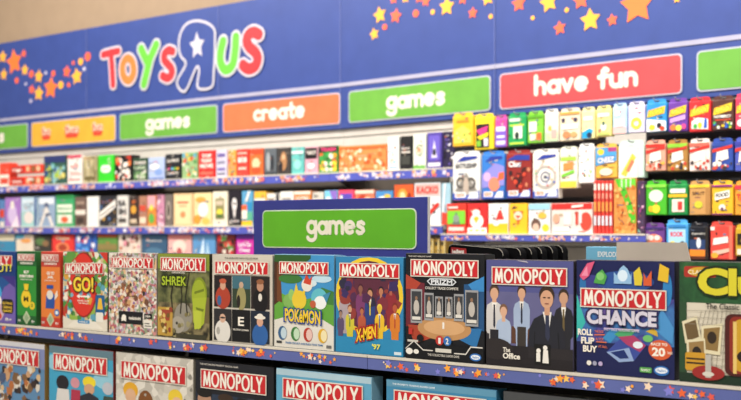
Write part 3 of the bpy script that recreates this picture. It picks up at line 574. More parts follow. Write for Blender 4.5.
# slatted white panelling under the header
ZB = EYE+.603
for fr, a, b, lab in ((F1, S_L, SEND1, 'white slatted wall panelling behind the two long back shelves'), (F2, 0, L2, 'white slatted wall panelling behind the hanging packs on the right')):
    mb = MB(); w = (b-a)/2; z = .1
    while z < ZB-.03:
        mb.box(-w, w, 0, .03, z, min(z+.072, ZB-.007), '#bcb7b0', .004); z += .078
    mb.box(-w, w, .02, .05, .1, ZB-.007, '#8a857e')
    t = mb.build('slatwall_panel'); t.location = fr.loc((a+b)/2, 0, 0); t.rotation_euler = (0, 0, fr.a); tag(t, lab, 'wall panelling')
# ---- header
BLUE = '#334585'
ZT = EYE+1.443; ZG = EYE+.852
segs = [(F1, S_L, F1.S(89), 'left stretch with scattered stars'), (F1, F1.S(89), F1.S(221), 'stretch carrying most of the big colourful store lettering'), (F1, F1.S(221), SEND1, 'plain stretch beside the store lettering'),
        (F2, 0, F2.S(497.5), 'stretch over the central green sign'), (F2, F2.S(497.5), L2, 'right stretch with the largest orange star')]
STARS = [(3,57,6,'y'),(14.4,62,12,'o'),(24,53.6,4,'r'),(4,74.5,5.5,'y'),(25,70,5.5,'y'),(17,80.6,-3,'r'),(31.6,74,-3.6,'r'),(39,76.5,6.5,'y'),(26,84,-1.4,'w'),(32,89.5,4.6,'r'),(39,93.6,7.2,'y'),(31,101,-1.8,'w'),(46,73,-1.6,'w'),(53.6,73.5,-3,'r'),(51,88,10.5,'o'),(61,85,-4,'y'),(67,71.6,6,'r'),(69,85,-2.4,'r'),(77,76.5,8,'y'),(73.5,63,-2,'r'),(81,61.6,-3.6,'y'),(84.5,69,-2,'w'),(88,56.6,-4.4,'r'),
 (380,15,8,'y'),(396,16,7.2,'r'),(385,27,-3,'r'),(374.5,34,5.8,'y'),(393.7,-1,5,'r'),(405.6,-2,5,'y'),(416,13.5,-3.8,'r'),(426,1,5.5,'r'),(419,-2,5,'r'),(433,12,-2.6,'y'),(447,6.5,9,'y'),(463,-1,5.5,'r'),(473,13,5.6,'r'),(487.5,-2,7.5,'y'),(491,16.5,-2.4,'y'),
 (519,3.5,8,'r'),(549,2,10,'y'),(533,18,-2.2,'y'),(567,10,-2.4,'y'),(581,0,9,'r'),(590.5,20,11,'y'),(560,28,6.8,'r'),(612.5,20,6,'r'),(637.5,5,18,'o'),(677,-1,4,'y'),(695,-20,9,'o'),(655,-32,7,'y'),(520,-30,9,'o'),(445,-32,8,'r')]
SCOL = {'y': '#f3ab3a', 'o': '#ee7436', 'r': '#ea6340', 'w': '#cfc6dc'}
heads = []
for i, (fr, a, b, lab) in enumerate(segs):
    t = thing('header_panel', fr, (a+b)/2, .0, ZB-.005, 'blue wall header panel, '+lab, 'header panel', 'blue header panels along the back wall')
    w = (b-a)/2; heads.append((t, fr, (a+b)/2, a, b))
    mb = MB(); mb.box(-w+.0015, w-.0015, -.02, .02, 0, ZT-ZB+.005, BLUE, .002); mb.build('board', t)
    mb = MB(); mb.box(-w+.001, w-.001, -.024, -.019, ZG-ZB-.006, ZG-ZB+.016, '#a19fb4'); mb.build('trim_line', t)
    mb = MB(); mb.box(w-.006, w-.001, -.0225, -.018, .0, ZT-ZB, '#5a66a0'); mb.build('joint', t)
for px, py, r, c in STARS:
    fr = F1 if px < 343 else F2
    s, z = fr.at(px, py, .02)
    for t, f2, mid, a, b in heads:
        if f2 is fr and a <= s < b:
            rr = abs(r)/FPX*fr.o.length*0
            d = (EYE+1-EYE)
            z2 = fr.Z(px, py-abs(r), .02)-z
            mb = MB()
            if r > 0: mb.prism(star(s-mid, z-(ZB-.005), z2*1.1, random.Random(px).uniform(-.2, .2), .52), -.0235, -.0205, SCOL[c])
            else: mb.prism(ell(s-mid, z-(ZB-.005), z2, z2, 14), -.0235, -.0205, SCOL[c])
            mb.build('star' if r > 0 else 'dot', t)
# store logo: fixed across two header panels, a lettering thing of its own
def hp(x, y): return F1.at(90+x/3.9, 10+y/3.9, .02)
so, zo = hp(400, 380)
logo = thing('wall_logo', F1, so, .022, zo, 'big red, orange and green store lettering with a white star, on the header', 'wall lettering')
def L(pts): return [(hp(*p)[0]-so, hp(*p)[1]-zo) for p in pts]
def ov(cx, cy, rx, ry): return [(cx+rx*math.cos(2*PI*i/18), cy+ry*math.sin(2*PI*i/18)) for i in range(19)]
RED, ORG, GRN, WHT = '#df3338', '#f0793c', '#62b53c', '#bdb9c4'
letters = [(RED, 10.5, [[(56,175),(86,167),(114,161)], [(86,170),(91,230),(94,292)]]),
 (ORG, 12, [ov(153,232,22,43)]),
 (GRN, 12.5, [[(203,152),(229,207)], [(262,136),(238,190),(214,290)]]),
 (RED, 12, [[(326,162),(310,158),(295,172),(294,195),(308,212),(322,230),(322,252),(307,266),(288,258)]]),
 (GRN, 12.5, [[(523,122),(513,170),(514,205),(528,232),(548,230),(563,205),(571,150),(573,106)]]),
 (RED, 15, [[(662,96),(642,87),(622,98),(615,122),(626,145),(648,165),(658,190),(648,220),(622,230),(601,216)]])]
k = 1/3.9/149*.97
for i, (c, hw, st) in enumerate(letters):
    mb = MB()
    for s in st: stroke(mb, smooth(L(s)) if hw != 10.5 and len(s) > 4 else L(s), (hw*1.45+9)*k, WHT, -.006, 14)
    pl = MB()
    o = mb.build('letter', logo)
    for s in st: stroke(pl, smooth(L(s)) if hw != 10.5 and len(s) > 4 else L(s), hw*1.45*k, c, -.0075, 14)
    pl.build('letter_face', o)
mb = MB()
R = [(492,85),(491,180),(487,240),(479,300),(425,304),(430,238),(418,226),(375,318),(343,282),(378,212),(358,180),(351,145),(354,105),(368,70),(390,50),(425,43),(462,52),(484,68),(492,85)]
stroke(mb, smooth(L(R)), 5*k, WHT, -.007, 12); mb.flat(L(R)[:-1], '#334585', -.0062)
o = mb.build('letter', logo)
mb = MB(); sc_, sz_ = L([(422,140)])[0]; mb.prism([(sc_+(p[0])*.8, sz_+p[1]) for p in star(0, 0, 54*k, .05, .5)], -.009, -.006, WHT); mb.build('star', logo)
# ---- category signs on the header
def cat_sign(px0, px1, c, txt, tpx, label, fr, tcol='#d8d2c4', lo=0, extra=None):
    n = .022
    a, b = fr.S(px0, n), fr.S(px1, n); w = (b-a)/2
    t = thing('category_sign', fr, (a+b)/2, n, EYE+.625, label, 'sign', 'category signs along the blue header')
    H = .185
    mb = MB(); mb.prism(rrect(-w, 0, w, H, .022), -.004, 0, '#b3b3c2'); mb.build('backing', t)
    mb = MB(); mb.prism(rrect(-w+.007, .007, w-.007, H-.007, .018), -.0055, -.004, c); mb.build('face', t)
    if txt:
        x0, x1 = fr.S(tpx[0], n)-(a+b)/2, fr.S(tpx[1], n)-(a+b)/2
        h = .062
        mb = MB(); hi = 1.5 if any(ch in 'hftd' for ch in txt) else 1.0
        low = -.6 if 'g' in txt else 0
        zb = .062
        script(mb, txt, x0, zb+low*h, x1-x0, (hi-low)*h, tcol, -.0062, .19, low, hi)
        mb.build('lettering', t)
    if extra: extra(t, w, H)
cat_sign(-60, 28.2, '#639f3c', 'games', (-30, 5), 'green category sign, cut off at the far left of the header', F1)
def yl(t, w, H):
    for x, ww in ((-.62, .22), (0, .34), (.6, .24)):
        mb = MB()
        mb.flat([(w*(x-ww/2), H*.45), (w*(x+ww/2), H*.45), (w*(x+ww*.38), H*.25), (w*(x-ww*.38), H*.25)], '#c8442e', -.006)
        text(mb, 'fun', w*(x-ww/2), H*.42, w*ww, H*.36, '#e8dcc4', -.0065, .08)
        text(mb, 'fun', w*(x-ww/2)+.003, H*.44, w*ww-.006, H*.3, '#b3342c', -.007, .01)
        mb.build('emblem', t)
cat_sign(31.8, 116, '#d9a236', None, None, 'yellow category sign with three small red and white emblems', F1, extra=yl)
cat_sign(120, 217.8, '#639f3c', 'games', (147, 190.5), 'green games category sign between the yellow and the orange one', F1)
cat_sign(223.3, 340.5, '#d96c45', 'create', (255, 305), 'orange create category sign', F1)
cat_sign(349, 491, '#639f3c', 'games', (388, 445.5), 'green games category sign in the middle of the header, next to the red one', F2)
cat_sign(500, 682.5, '#d3464a', 'have fun', (536, 638), 'red have fun category sign', F2)
cat_sign(697, 850, '#639f3c', None, None, 'green category sign cut off at the right edge of the header', F2)

# ---- the two long shelves and a third below, straight run
ZA, ZBs, ZC = EYE+.318, EYE+.03, EYE-.29
NSH = .40
SE = F1.S(456, NSH)
sl = F1.S(-60, NSH)
cuts = [sl, F1.S(120, NSH), F1.S(330, NSH), SE]
for z, nm, se in ((ZA, 'top back shelf', SE), (ZBs, 'second back shelf', F1.S(443, NSH)), (ZC, 'third back shelf, mostly hidden', F1.S(443, NSH))):
    for j in range(3):
        a, b = cuts[j], min(cuts[j+1], se)
        shelf(F1, a, b, (.014, .05, .11)[j], NSH, z, f'white-edged star-printed {nm}, ' + ('left length', 'middle length', 'right length')[j], 50+j+int(z*100), z-.047, '#5058b0', 'display_shelf', 'star-edged shelves on the back wall', 130, True)
def fine(seed, W, H, base):
    rn = random.Random(seed); base = base if isinstance(base, str) else base[0][0]
    cs = lin(base); lum = .3*cs[0]+.6*cs[1]+.1*cs[2]
    cols = (['#2f2c34', '#8a5a50', '#5a6a86', '#b8a890', '#c0605a'] if lum > .35 else ['#d8d0c4', '#a89a8a', '#c86a4a', '#6a7a9a', '#1f1c20'])
    ops = []
    for i in range(rn.randint(5, 9)):
        u, v = rn.uniform(.05, .7), rn.uniform(.05, .92); k = rn.random()
        if k < .5: ops.append(('R', u, v, rn.uniform(.1, .28), rn.uniform(.015, .04), rn.choice(cols)))
        elif k < .8: ops.append(('E', u+.1, v, rn.uniform(.03, .08), rn.uniform(.02, .05), rn.choice(cols)))
        else: ops.append(('L', [(u, v), (u+rn.uniform(.05, .2), min(.95, v+rn.uniform(-.1, .1)))], .02, rn.choice(cols)))
    return ops
def B(z, nm_shelf, depth=.07, fr=F1, n=.385, rname='board_game_box', cat='board game', ref='', group=None):
    def put(px0, px1, ytop, base, label, ops=(), d=None, name=None, c=None, z2=None):
        s0, s1 = fr.S(px0, n), fr.S(px1, n); W = s1-s0-.004; zz = z if z2 is None else z2
        H = fr.Z((px0+px1)/2, ytop, n)-zz
        t = thing(name or rname, fr, (s0+s1)/2, n, zz, label+ref, c or cat, group or 'games standing on the '+nm_shelf)
        side = base if isinstance(base, str) else base[0][0]
        mb = MB(); mb.box(-W/2, W/2, 0, d or depth, 0, H, side, .0015); mb.build('carton', t)
        mb = MB(); mb.flat([(-W/2+.0015, .0015), (W/2-.0015, .0015), (W/2-.0015, H-.0015), (-W/2+.0015, H-.0015)], base, -.0004)
        paint(mb, W, H, ([] if label.startswith('plain') else fine(label, W, H, base))+list(ops), -.0008, .0002); mb.build('cover_art', t); return t
    return put
b = B(ZA, 'top back shelf', ref=', top back shelf')
HI = lambda c, y=.5, h=.2, x=.1, w=.8: ('R', x, y, w, h, c)
b(-22, -1, 164, '#d6cdb9', 'cream boxed game with a red band, partly outside the left edge', [HI('#c8402f', .1, .4)])
b(-.5, 9.5, 163, '#e0452f', 'small red and white box at the left edge', [('R', 0, 0, 1, .5, '#e8dcd0'), ('R', .1, .1, .8, .25, '#d04a38')])
for q in range(2):
    b(10.5, 43, 176.2-q*11.6+.3, '#dd3f2b', ('long flat red box, the lower of two', 'long flat red box, stacked on top of another')[q], [('R', .04, .1, .38, .8, '#b8281c'), ('E', .55, .5, .05, .35, '#e9b48a'), ('E', .72, .5, .07, .4, '#8d5a36'), ('E', .87, .5, .06, .35, '#d8b08a'), ('T', 'DINNER', .06, .3, .3, .3, '#f0e6dc')], z2=ZA+q*.0845)
b(44, 66, 155.5, '#33564a', 'dark teal box with busy green and yellow pattern', [('R', 0, .75, 1, .25, '#2b3566'), ('N', 1, 40, .09, ['#9fb84a', '#3f8a6a', '#d8c86a', '#2b3f7a', '#7fb0b8'], .05, .05, .9, .65)])
b(67.5, 82, 155, '#e6dcd6', 'white and pink box with small red print', [('R', 0, .9, 1, .1, '#c83a5a'), ('T', 'GLOW', .2, .55, .6, .1, '#d0504a'), ('R', .2, .3, .6, .1, '#e9b0a8'), ('R', .1, .1, .8, .06, '#c88a86')])
b(83, 97, 156, (('#9a8f6a', '#b8ab84', '#7c7350'), 30), 'olive-tan boxed game', [('R', .1, .1, .8, .14, '#6a5f3c')])
b(98, 114, 155, '#35c22c', 'bright green box with a white cloud shape', [('E', .5, .48, .32, .14, '#e8efe2'), ('E', .36, .5, .16, .13, '#e8efe2'), ('E', .64, .5, .16, .13, '#e8efe2'), ('T', 'poo', .3, .42, .4, .1, '#3a8a36')])
b(114.8, 132, 155, '#1d1a1a', 'black box scattered with red, white and orange spots', [('N', 2, 34, .13, ['#e6ded4', '#c83a2c', '#e0763a', '#e6ded4', '#18161a'], 0, 0, 1, 1)])
b(133, 147.5, 158, '#2b4634', 'dark green box with rows of white lettering', [('T', 'FARM', .1, .72, .8, .14, '#e6ded4'), ('T', 'CARDS', .1, .5, .8, .14, '#cfe0c0'), ('R', .1, .1, .8, .3, '#7aa06a'), ('N', 3, 12, .1, ['#e6ded4', '#3a5a3c'], .1, .1, .8, .3)])
b(148.3, 164.5, 157.5, '#a8b8dc', 'light blue box with a white swirl', [('E', .4, .6, .3, .14, '#e3e6f0'), ('E', .65, .35, .25, .14, '#7f9ad0'), ('R', 0, 0, 1, .1, '#5a6fae')])
b(165.3, 181, 154, '#1c1d24', 'black box with tiny coloured letters', [('T', 'LLAMAS', .12, .68, .76, .13, '#e6ded4'), ('E', .25, .42, .07, .05, '#d84a86'), ('E', .45, .42, .07, .05, '#4ab0d8'), ('E', .65, .42, .07, .05, '#6cc04a'), ('E', .82, .42, .07, .05, '#e8b83a'), ('T', 'UNLEASHED', .12, .2, .76, .09, '#e6ded4')])
b(182, 197.5, 152.5, '#8fb07a', 'green box with red, yellow and blue shapes', [('N', 5, 30, .12, ['#e2dccc', '#c8503a', '#e8b43a', '#5a9fc0', '#4f8a4a', '#b8d0a0'], 0, 0, 1, 1)])
b(198.5, 215, 150.5, '#d32c2c', 'red box with bold white lettering', [('T', 'TOP', .2, .74, .6, .13, '#f0e6dc', .04), ('T', 'THAT', .15, .56, .7, .13, '#f0e6dc', .04), ('T', 'MOVE', .1, .36, .8, .15, '#f0e6dc', .04), ('R', .1, .12, .8, .1, '#e86a5a')])
b(216, 227, 150, '#c8c4d8', 'lilac-white narrow box with grey rows', [('R', .15, .75, .7, .12, '#6a5a9a'), ('R', .15, .5, .7, .1, '#8a86a0'), ('R', .15, .25, .7, .1, '#7a6aa8'), ('R', .15, .1, .7, .05, '#4a4a5a')])
b(228, 236, 150, '#e0a04a', 'narrow orange and red box', [('N', 6, 16, .16, ['#c83a2c', '#3a8a5a', '#e8dcc0', '#d86a9a'], 0, 0, 1, 1)])
b(236.6, 248.5, 149, '#e04238', 'bright red box with white numerals', [('T', '810', .12, .5, .76, .2, '#f2e6dc', .05), ('R', .15, .25, .7, .08, '#f0c0b0'), ('R', .1, .82, .8, .05, '#f0c0b0')])
b(249.5, 263, 148.5, '#e46a34', 'orange box with cream face-like blotches', [('R', 0, .8, 1, .2, '#d84a2c'), ('E', .5, .45, .3, .2, '#e8c49a'), ('E', .5, .2, .35, .12, '#c8502c')])
b(264, 276.5, 148, '#5c6268', 'slate grey box with pale figure shapes', [('E', .35, .5, .16, .35, '#9aa0a4'), ('E', .68, .45, .14, .3, '#2c3036'), ('R', 0, .0, 1, .12, '#3a3e44')])
b(277, 290.5, 147.5, '#3f3a38', 'dark brown box with a bronze glow', [('E', .5, .5, .25, .35, '#a87a54'), ('E', .5, .65, .1, .1, '#d8b088'), ('E', .3, .3, .14, .2, '#26242a')])
b(291.3, 304, 147, '#63b5b0', 'teal box with a pale stripe', [('R', 0, .75, 1, .1, '#d0e4e0'), ('E', .5, .35, .3, .18, '#8fd0c8')])
b(304.8, 318, 146.5, '#dda0b0', 'pink box with a black top panel', [('R', .05, .55, .9, .4, '#1c181c'), ('T', 'TAROT', .12, .7, .76, .14, '#f0e6dc'), ('E', .5, .28, .3, .12, '#f0d8dc')])
b(318.8, 338, 146, '#3d8a3f', 'green box bursting with yellow and red comic shapes', [('R', 0, .78, 1, .22, '#1f1f24'), ('T', 'TRASH', .1, .8, .8, .15, '#e8487a', .03), ('N', 8, 30, .13, ['#e8c83a', '#d8502c', '#e6dfcc', '#3a9a4a', '#e89a2c'], 0, .05, 1, .65)])
b(339, 386.5, 145, '#e8874a', 'wide orange box with a pattern of cream faces', [('N', 9, 60, .045, ['#f0c49a', '#d86a34', '#e8a06a', '#c85a2c', '#f2d8b8'], .02, .05, .96, .75), ('R', .02, .84, .96, .1, '#d8602f')])
b(387.5, 399, 137, '#e6e4de', 'tall white box with pale blue marks', [('N', 10, 10, .12, ['#8ac0d8', '#b8d8c8', '#d8c8a0'], .1, .2, .8, .6), ('R', .1, .06, .8, .04, '#6a9ac0')])
b(400, 412, 136, '#201f20', 'tall black box with thin white band', [('T', 'BAD', .15, .6, .7, .06, '#e6ded4'), ('R', .1, .5, .8, .04, '#e6ded4'), ('R', .12, .15, .76, .25, '#3f403c')])
b(413, 426, 134.5, '#dfe0d2', 'tall pale green-white box with a round drawing', [('O', .5, .55, .28, .16, '#7a9a6a', .8), ('E', .5, .55, .12, .07, '#d88a5a'), ('R', 0, 0, 1, .1, '#6aa84a')])
b(427, 442, 132.5, '#4d3f96', 'violet box with a rounded top and black-white mask shape', [('Q', .12, .22, .76, .7, '#6a5abc', .1), ('P', [(.3, .3), (.5, .8), (.7, .3)], '#d8d4e4'), ('E', .5, .45, .12, .1, '#1e1a30'), ('R', .08, .06, .84, .1, '#e6e0e8')])
b(442.6, 455, 131.5, '#2c2444', 'dark violet-black box right of the violet one', [('N', 12, 14, .12, ['#e0dce8', '#5a4a9a', '#15121f'], .05, .05, .9, .9)])
b = B(ZBs, 'second back shelf', ref=', second back shelf')
b(-25, -1, 199, '#5a7ab0', 'blue boxed game partly outside the left edge', [HI('#e0dcd0')])
b(0, 4.6, 200, '#5b84b8', 'blue and red box sliver at the left edge', [('R', 0, .35, 1, .3, '#d8402c'), ('R', 0, 0, 1, .2, '#dcd6cc')])
b(5, 20.2, 197.5, '#a274bd', 'purple box with a white figure shape', [('E', .5, .42, .3, .34, '#cdb8dc'), ('E', .5, .75, .12, .14, '#ece2d6'), ('P', [(.4, .0), (.95, .0), (.85, .4)], '#ead8e4')])
b(21, 37, 197, '#b8cfdc', 'pale aqua boxed game with faded sea picture', [('R', 0, .0, 1, .5, '#9cc6c4'), ('E', .5, .3, .3, .2, '#e0d2cc'), ('R', .86, 0, .14, 1, '#35508a'), ('R', .1, .8, .7, .1, '#d8e4ec')])
b(38.5, 55, 196.5, '#8fa3bd', 'grey-blue box with crossed pale shapes', [('R', .05, .75, .9, .2, '#dfe4ea'), ('L', [(.15, .05), (.5, .6), (.85, .05)], .07, '#e0d8d0'), ('L', [(.3, .4), (.7, .4)], .05, '#4a5a7a'), ('E', .5, .7, .14, .1, '#5a6480')])
b(56, 74, 195, '#3fa368', 'green box with a white middle band', [('R', .08, .45, .84, .25, '#e4ead8'), ('T', 'MUNCH', .14, .52, .72, .1, '#2f8a4a', .02), ('R', .08, .1, .84, .28, '#d8e0cc'), ('E', .5, .22, .2, .1, '#e0603a'), ('R', 0, .9, 1, .1, '#2f8a4a')])
b(75, 86, 197, '#6d584f', 'brown box with a pale band', [('R', .0, .4, 1, .16, '#e0d4c8'), ('R', .2, .1, .6, .2, '#3f342f'), ('R', .1, .75, .8, .1, '#a08a7a')])
b(86.8, 98.5, 196.5, '#e8e5df', 'plain white box')
b(99.5, 116, 196, '#2c2b30', 'black box with a slanting white banner', [('N', 14, 16, .08, ['#c89a4a', '#4a6a9a'], 0, 0, 1, 1), ('P', [(0, .2), (1, .62), (1, .88), (0, .46)], '#eae4dc'), ('P', [(.08, .32), (.92, .67), (.92, .72), (.08, .37)], '#6a655f')])
b(117, 128, 195.5, '#d8d4ce', 'white box with black lettering', [('T', 'RA', .15, .65, .7, .2, '#26242a', .05), ('T', 'SH', .15, .38, .7, .2, '#26242a', .05), ('R', .15, .12, .7, .14, '#55504c')])
b(129, 138.5, 196, '#3e2f2c', 'dark brown box with a gold disc', [('E', .5, .55, .3, .14, '#d89a3a'), ('R', .15, .1, .7, .14, '#c8b49a'), ('E', .5, .8, .2, .06, '#b8602c')])
b(139, 147, 196, '#a97862', 'tan and red narrow box', [('R', .1, .5, .8, .2, '#c84a38'), ('R', .1, .1, .8, .2, '#e0ccb4')])
b(147.6, 156, 195.5, '#d8873a', 'orange, pink and green narrow box', [('R', 0, .6, 1, .4, '#e0a0a8'), ('E', .5, .25, .35, .16, '#5fa84a'), ('E', .5, .6, .2, .1, '#e8d44a')])
b(156.6, 164, 195, '#c88aa6', 'dusty pink narrow box with white dots', [('N', 15, 14, .16, ['#ece0e4', '#8a4a6a', '#3a2f3a'], 0, 0, 1, 1)])
b(164.8, 172.8, 194.5, '#6f6660', 'grey-brown narrow box', [('E', .5, .5, .3, .3, '#a89a90'), ('E', .5, .5, .15, .2, '#3a3430')])
b(173.5, 193, 193.5, '#e0bb8c', 'large tan box with small red print', [('R', .08, .06, .84, .88, '#e8cfa0'), ('E', .5, .35, .14, .1, '#d88a5a'), ('R', .2, .7, .6, .05, '#b8402c'), ('R', .3, .6, .4, .03, '#a8805a')])
b(193.8, 211.5, 193, '#e6d29c', 'pale yellow box with a white and orange blot', [('E', .55, .5, .3, .22, '#ece6e0'), ('E', .2, .2, .2, .14, '#e8963a'), ('E', .7, .15, .22, .1, '#e8b85a'), ('E', .4, .8, .3, .08, '#e8a04a')])
b(212.5, 227.5, 191.5, '#e6dcc6', 'cream box framing a small green and yellow window', [('R', .2, .2, .6, .6, '#8a8458'), ('E', .5, .4, .22, .1, '#d8cc4a'), ('R', .26, .6, .48, .14, '#c8b8a0'), ('R', .3, .24, .4, .1, '#4f6a3a')])
b(228.3, 241, 190, '#221d26', 'black box with a pale elongated mask', [('E', .5, .6, .2, .18, '#e6e0de'), ('E', .5, .4, .1, .18, '#d8d0ce'), ('E', .43, .62, .05, .04, '#221d26'), ('E', .57, .62, .05, .04, '#221d26'), ('T', 'SCREAM', .12, .1, .76, .07, '#d8d0ce')])
b(241.7, 253, 191, '#5a9fc8', 'blue box with cream, orange and yellow blocks', [('P', [(.3, .7), (.6, 1), (.8, 1), (.5, .7)], '#e8e4dc'), ('R', 0, .45, .5, .15, '#e8643a'), ('R', .5, .45, .5, .25, '#2f86b8'), ('R', 0, .2, .5, .25, '#e6ded0'), ('R', .5, .15, .5, .25, '#5aa88a'), ('R', 0, 0, 1, .14, '#eeb52c')])
b(254, 266, 191.5, '#e8b23c', 'yellow-topped white box directly behind the left end of the aisle sign', [('R', 0, 0, 1, .8, '#ded8d0')])
b(266.8, 279.5, 193.5, '#e2ddd4', 'off-white box above the left end of the aisle sign', [('R', .75, 0, .25, 1, '#3a3a40'), ('R', .1, .75, .5, .1, '#8a7a6a')])
b(280.2, 293.5, 191.5, '#e8e4de', 'white box with faint grey print, above the aisle sign', [('R', .15, .7, .7, .12, '#9a948e'), ('E', .5, .4, .25, .14, '#c8b8a8')])
b(294.3, 311, 191, '#e2833a', 'orange box with white lettering, above the aisle sign', [('T', 'OUTBID', .1, .72, .8, .12, '#f0e6dc', .03), ('R', 0, .9, 1, .1, '#e8dccc')])
b(312, 323.5, 192, '#cfc9bf', 'grey-white box with dark cartoon marks', [('N', 18, 14, .1, ['#3a3a40', '#8a8478', '#e8e4dc'], .05, .1, .9, .85)])
b(324.5, 337.5, 190.5, '#7cc4e4', 'sky-blue and violet box', [('P', [(.4, 1), (1, 1), (1, .4)], '#8a6ac0'), ('E', .3, .75, .2, .08, '#e4eef4')])
b(338.3, 354, 190, '#e84a6a', 'hot pink box with blue and yellow marks', [('R', .1, .72, .8, .18, '#5a4ab0'), ('N', 19, 12, .1, ['#e8d03a', '#4ac0d8', '#e8e4dc'], .05, .1, .9, .8)])
b(355, 374.5, 190, '#de7a5c', 'salmon box with cream and brown blotches', [('E', .4, .75, .25, .12, '#b8402c'), ('E', .65, .7, .2, .1, '#ecc8a4'), ('R', 0, .9, 1, .1, '#e8d0bc')])
b(375.5, 393, 191, '#4a8ac4', 'blue box with white and gold clouds', [('E', .4, .75, .26, .1, '#e0e8ee'), ('E', .7, .85, .2, .06, '#d8b84a'), ('E', .6, .65, .2, .08, '#2c4f86')])
b(394, 413.5, 184.5, '#d85a2c', 'rust-orange box with a golden burst', [('E', .45, .7, .28, .2, '#e8943a'), ('E', .45, .7, .14, .12, '#f0d49a'), ('E', .8, .6, .14, .2, '#8a2c1c')])
b(414.5, 441, 182.5, '#dfe4e6', 'white box with red check mark and big red-white lettering', [('R', 0, .68, 1, .32, '#d8e0e4'), ('R', .04, .7, .92, .26, '#e8a8a0'), ('T', 'KACKO', .08, .74, .84, .17, '#d02c24', .04), ('L', [(.25, .45), (.45, .2), (.9, .48)], .06, '#d8382c'), ('R', 0, .0, .5, .12, '#5a62b8')])
b(441.6, 451, 183, '#a8cfe0', 'pale blue box half hidden behind a hanging pack', [('P', [(0, .2), (.3, 1), (.5, 1), (.2, .2)], '#e8f0f4'), ('R', 0, 0, 1, .3, '#d84a38')])
b = B(ZC, 'third back shelf', ref=', third back shelf')
b(-12, 15, 234, '#3f8ab0', 'blue box with cream top hidden low', [('R', 0, .82, 1, .18, '#d8cfb4')])
b(16, 33, 235, '#e4d4c0', 'pale box with orange and blue cloud print', [('R', 0, .9, .5, .1, '#5ab0d0'), ('E', .6, .85, .3, .06, '#e8a05a')])
b(34, 51, 236, '#3d3a34', 'dark box with green and brown picture', [('E', .4, .85, .3, .1, '#5a7a4a'), ('E', .7, .8, .2, .08, '#8a6a4a')])
b(52, 74, 235, '#dc3a36', 'red box with an amber oval', [('T', 'Catan', .2, .88, .6, .08, '#f0d8b0'), ('E', .5, .68, .3, .13, '#e8885a'), ('E', .5, .68, .2, .09, '#a8402c')])
b(75, 96.5, 234.5, '#3566b8', 'blue box with red and white shapes', [('N', 22, 22, .12, ['#e8e4ec', '#d83a4a', '#5a9ae0', '#2a3f8a'], 0, .5, 1, .5)])
b(97.5, 117.5, 234.5, '#5f8c42', 'mid-green box with brown meadow', [('R', 0, .62, 1, .15, '#8a7a4a'), ('R', 0, .93, 1, .07, '#a8482c')])
b(118.5, 140.5, 234, '#d8c8bc', 'cream comic-style box with pink and brown patches', [('N', 23, 22, .12, ['#6a4a3a', '#d88a9a', '#e8dcc8', '#3a2f2c', '#b86a4a'], 0, .4, 1, .6)])
b(141.5, 167, 234.5, '#3a5876', 'slate-blue box with small white words', [('T', 'Mysterium', .2, .82, .6, .06, '#d8d4cc'), ('E', .5, .6, .35, .1, '#4f7490')])
b(168, 191.5, 234.5, '#e0a8a4', 'rose-coloured box with a pale face-like oval', [('E', .5, .72, .3, .16, '#ecd0c4'), ('R', 0, .9, 1, .1, '#c87a7a'), ('E', .5, .6, .12, .1, '#b85a5a')])
b(192.5, 215.5, 234, '#5a8fc0', 'blue box with white sails', [('P', [(.3, .5), (.5, .95), (.55, .5)], '#c8dcec'), ('P', [(.58, .5), (.66, .85), (.8, .5)], '#a8c8e0')])
b(216.5, 235, 234, '#7a2c2c', 'dark red box with black and cream spots', [('N', 24, 20, .13, ['#1f1a1c', '#e0d4c4', '#c83a3a', '#5a8a4a'], 0, .4, 1, .6)])
b(236, 254, 234.5, '#c22c9a', 'magenta box with white words', [('T', 'Let\'s Go', .14, .74, .72, .1, '#f0e4f0', .03), ('T', 'Deep', .2, .6, .6, .11, '#f0e4f0', .03), ('R', 0, .9, 1, .1, '#5a2c8a')])
for i, (a, c_) in enumerate(((428.5, '#b8963f'), (434.5, '#a8863a'), (440.5, '#c0a050'))):
    b(a, a+5.4, 238.5, c_, ('narrow gold-brown box, leftmost of three beside the aisle sign', 'narrow gold-brown box, middle of three beside the aisle sign', 'narrow gold-brown box, rightmost of three beside the aisle sign')[i], [('R', .1, .86, .5, .08, '#3a3424'), ('R', .7, .3, .3, .7, '#d8c48a')])
# ================================================================ RIGHT-HAND FIXTURE with hanging packs
NR, NP = .34, .42
ZD = F2.Z(560, 233.9, .45)
shelf(F2, F2.S(441, .45), F2.S(646, .45), .112, .45, ZD, 'star-edged shelf of the right wall section, under the hanging packs', 91, ZD-.034, '#5058b0', 'display_shelf', 'star-edged shelves on the back wall', 130, True)
def rail(px0, px1, y0, y1, label, n=.32, back=.112):  # black bars standing in for the dark shade between rows of packs
    s0, s1 = F2.S(px0, n), F2.S(px1, n); m_ = (px0+px1)/2
    z0, z1 = F2.Z(m_, y1, n), F2.Z(m_, y0, n)
    t = thing('shade_rail', F2, (s0+s1)/2, n, z0, label, 'shade rail', 'black rails as shade behind the hanging packs'); w = (s1-s0)/2
    mb = MB(); mb.box(-w, w, 0, .02, 0, z1-z0, '#17161a', .002); mb.build('bar', t)
    for k in range(max(2, int(w*2/.55))+1):
        nn = max(2, int(w*2/.55)); x = -w+.01+(2*w-.02)*k/nn
        mb = MB(); mb.box(x-.01, x+.01, .018, n-back-.001, .004, .014, '#1d1c20'); mb.build('bracket', t)
rail(453, 604, 139, 150, 'long black rail as shade between the first and second row of packs, left part', .3, .002)
rail(648, 770, 131.5, 140, 'black rail as shade under the first row of packs at the right')
rail(452, 604, 198, 203, 'black rail as shade between the second row of packs and the shelf boxes', .3)
rail(644, 770, 171, 178.5, 'black rail as shade under the second row of packs at the right')
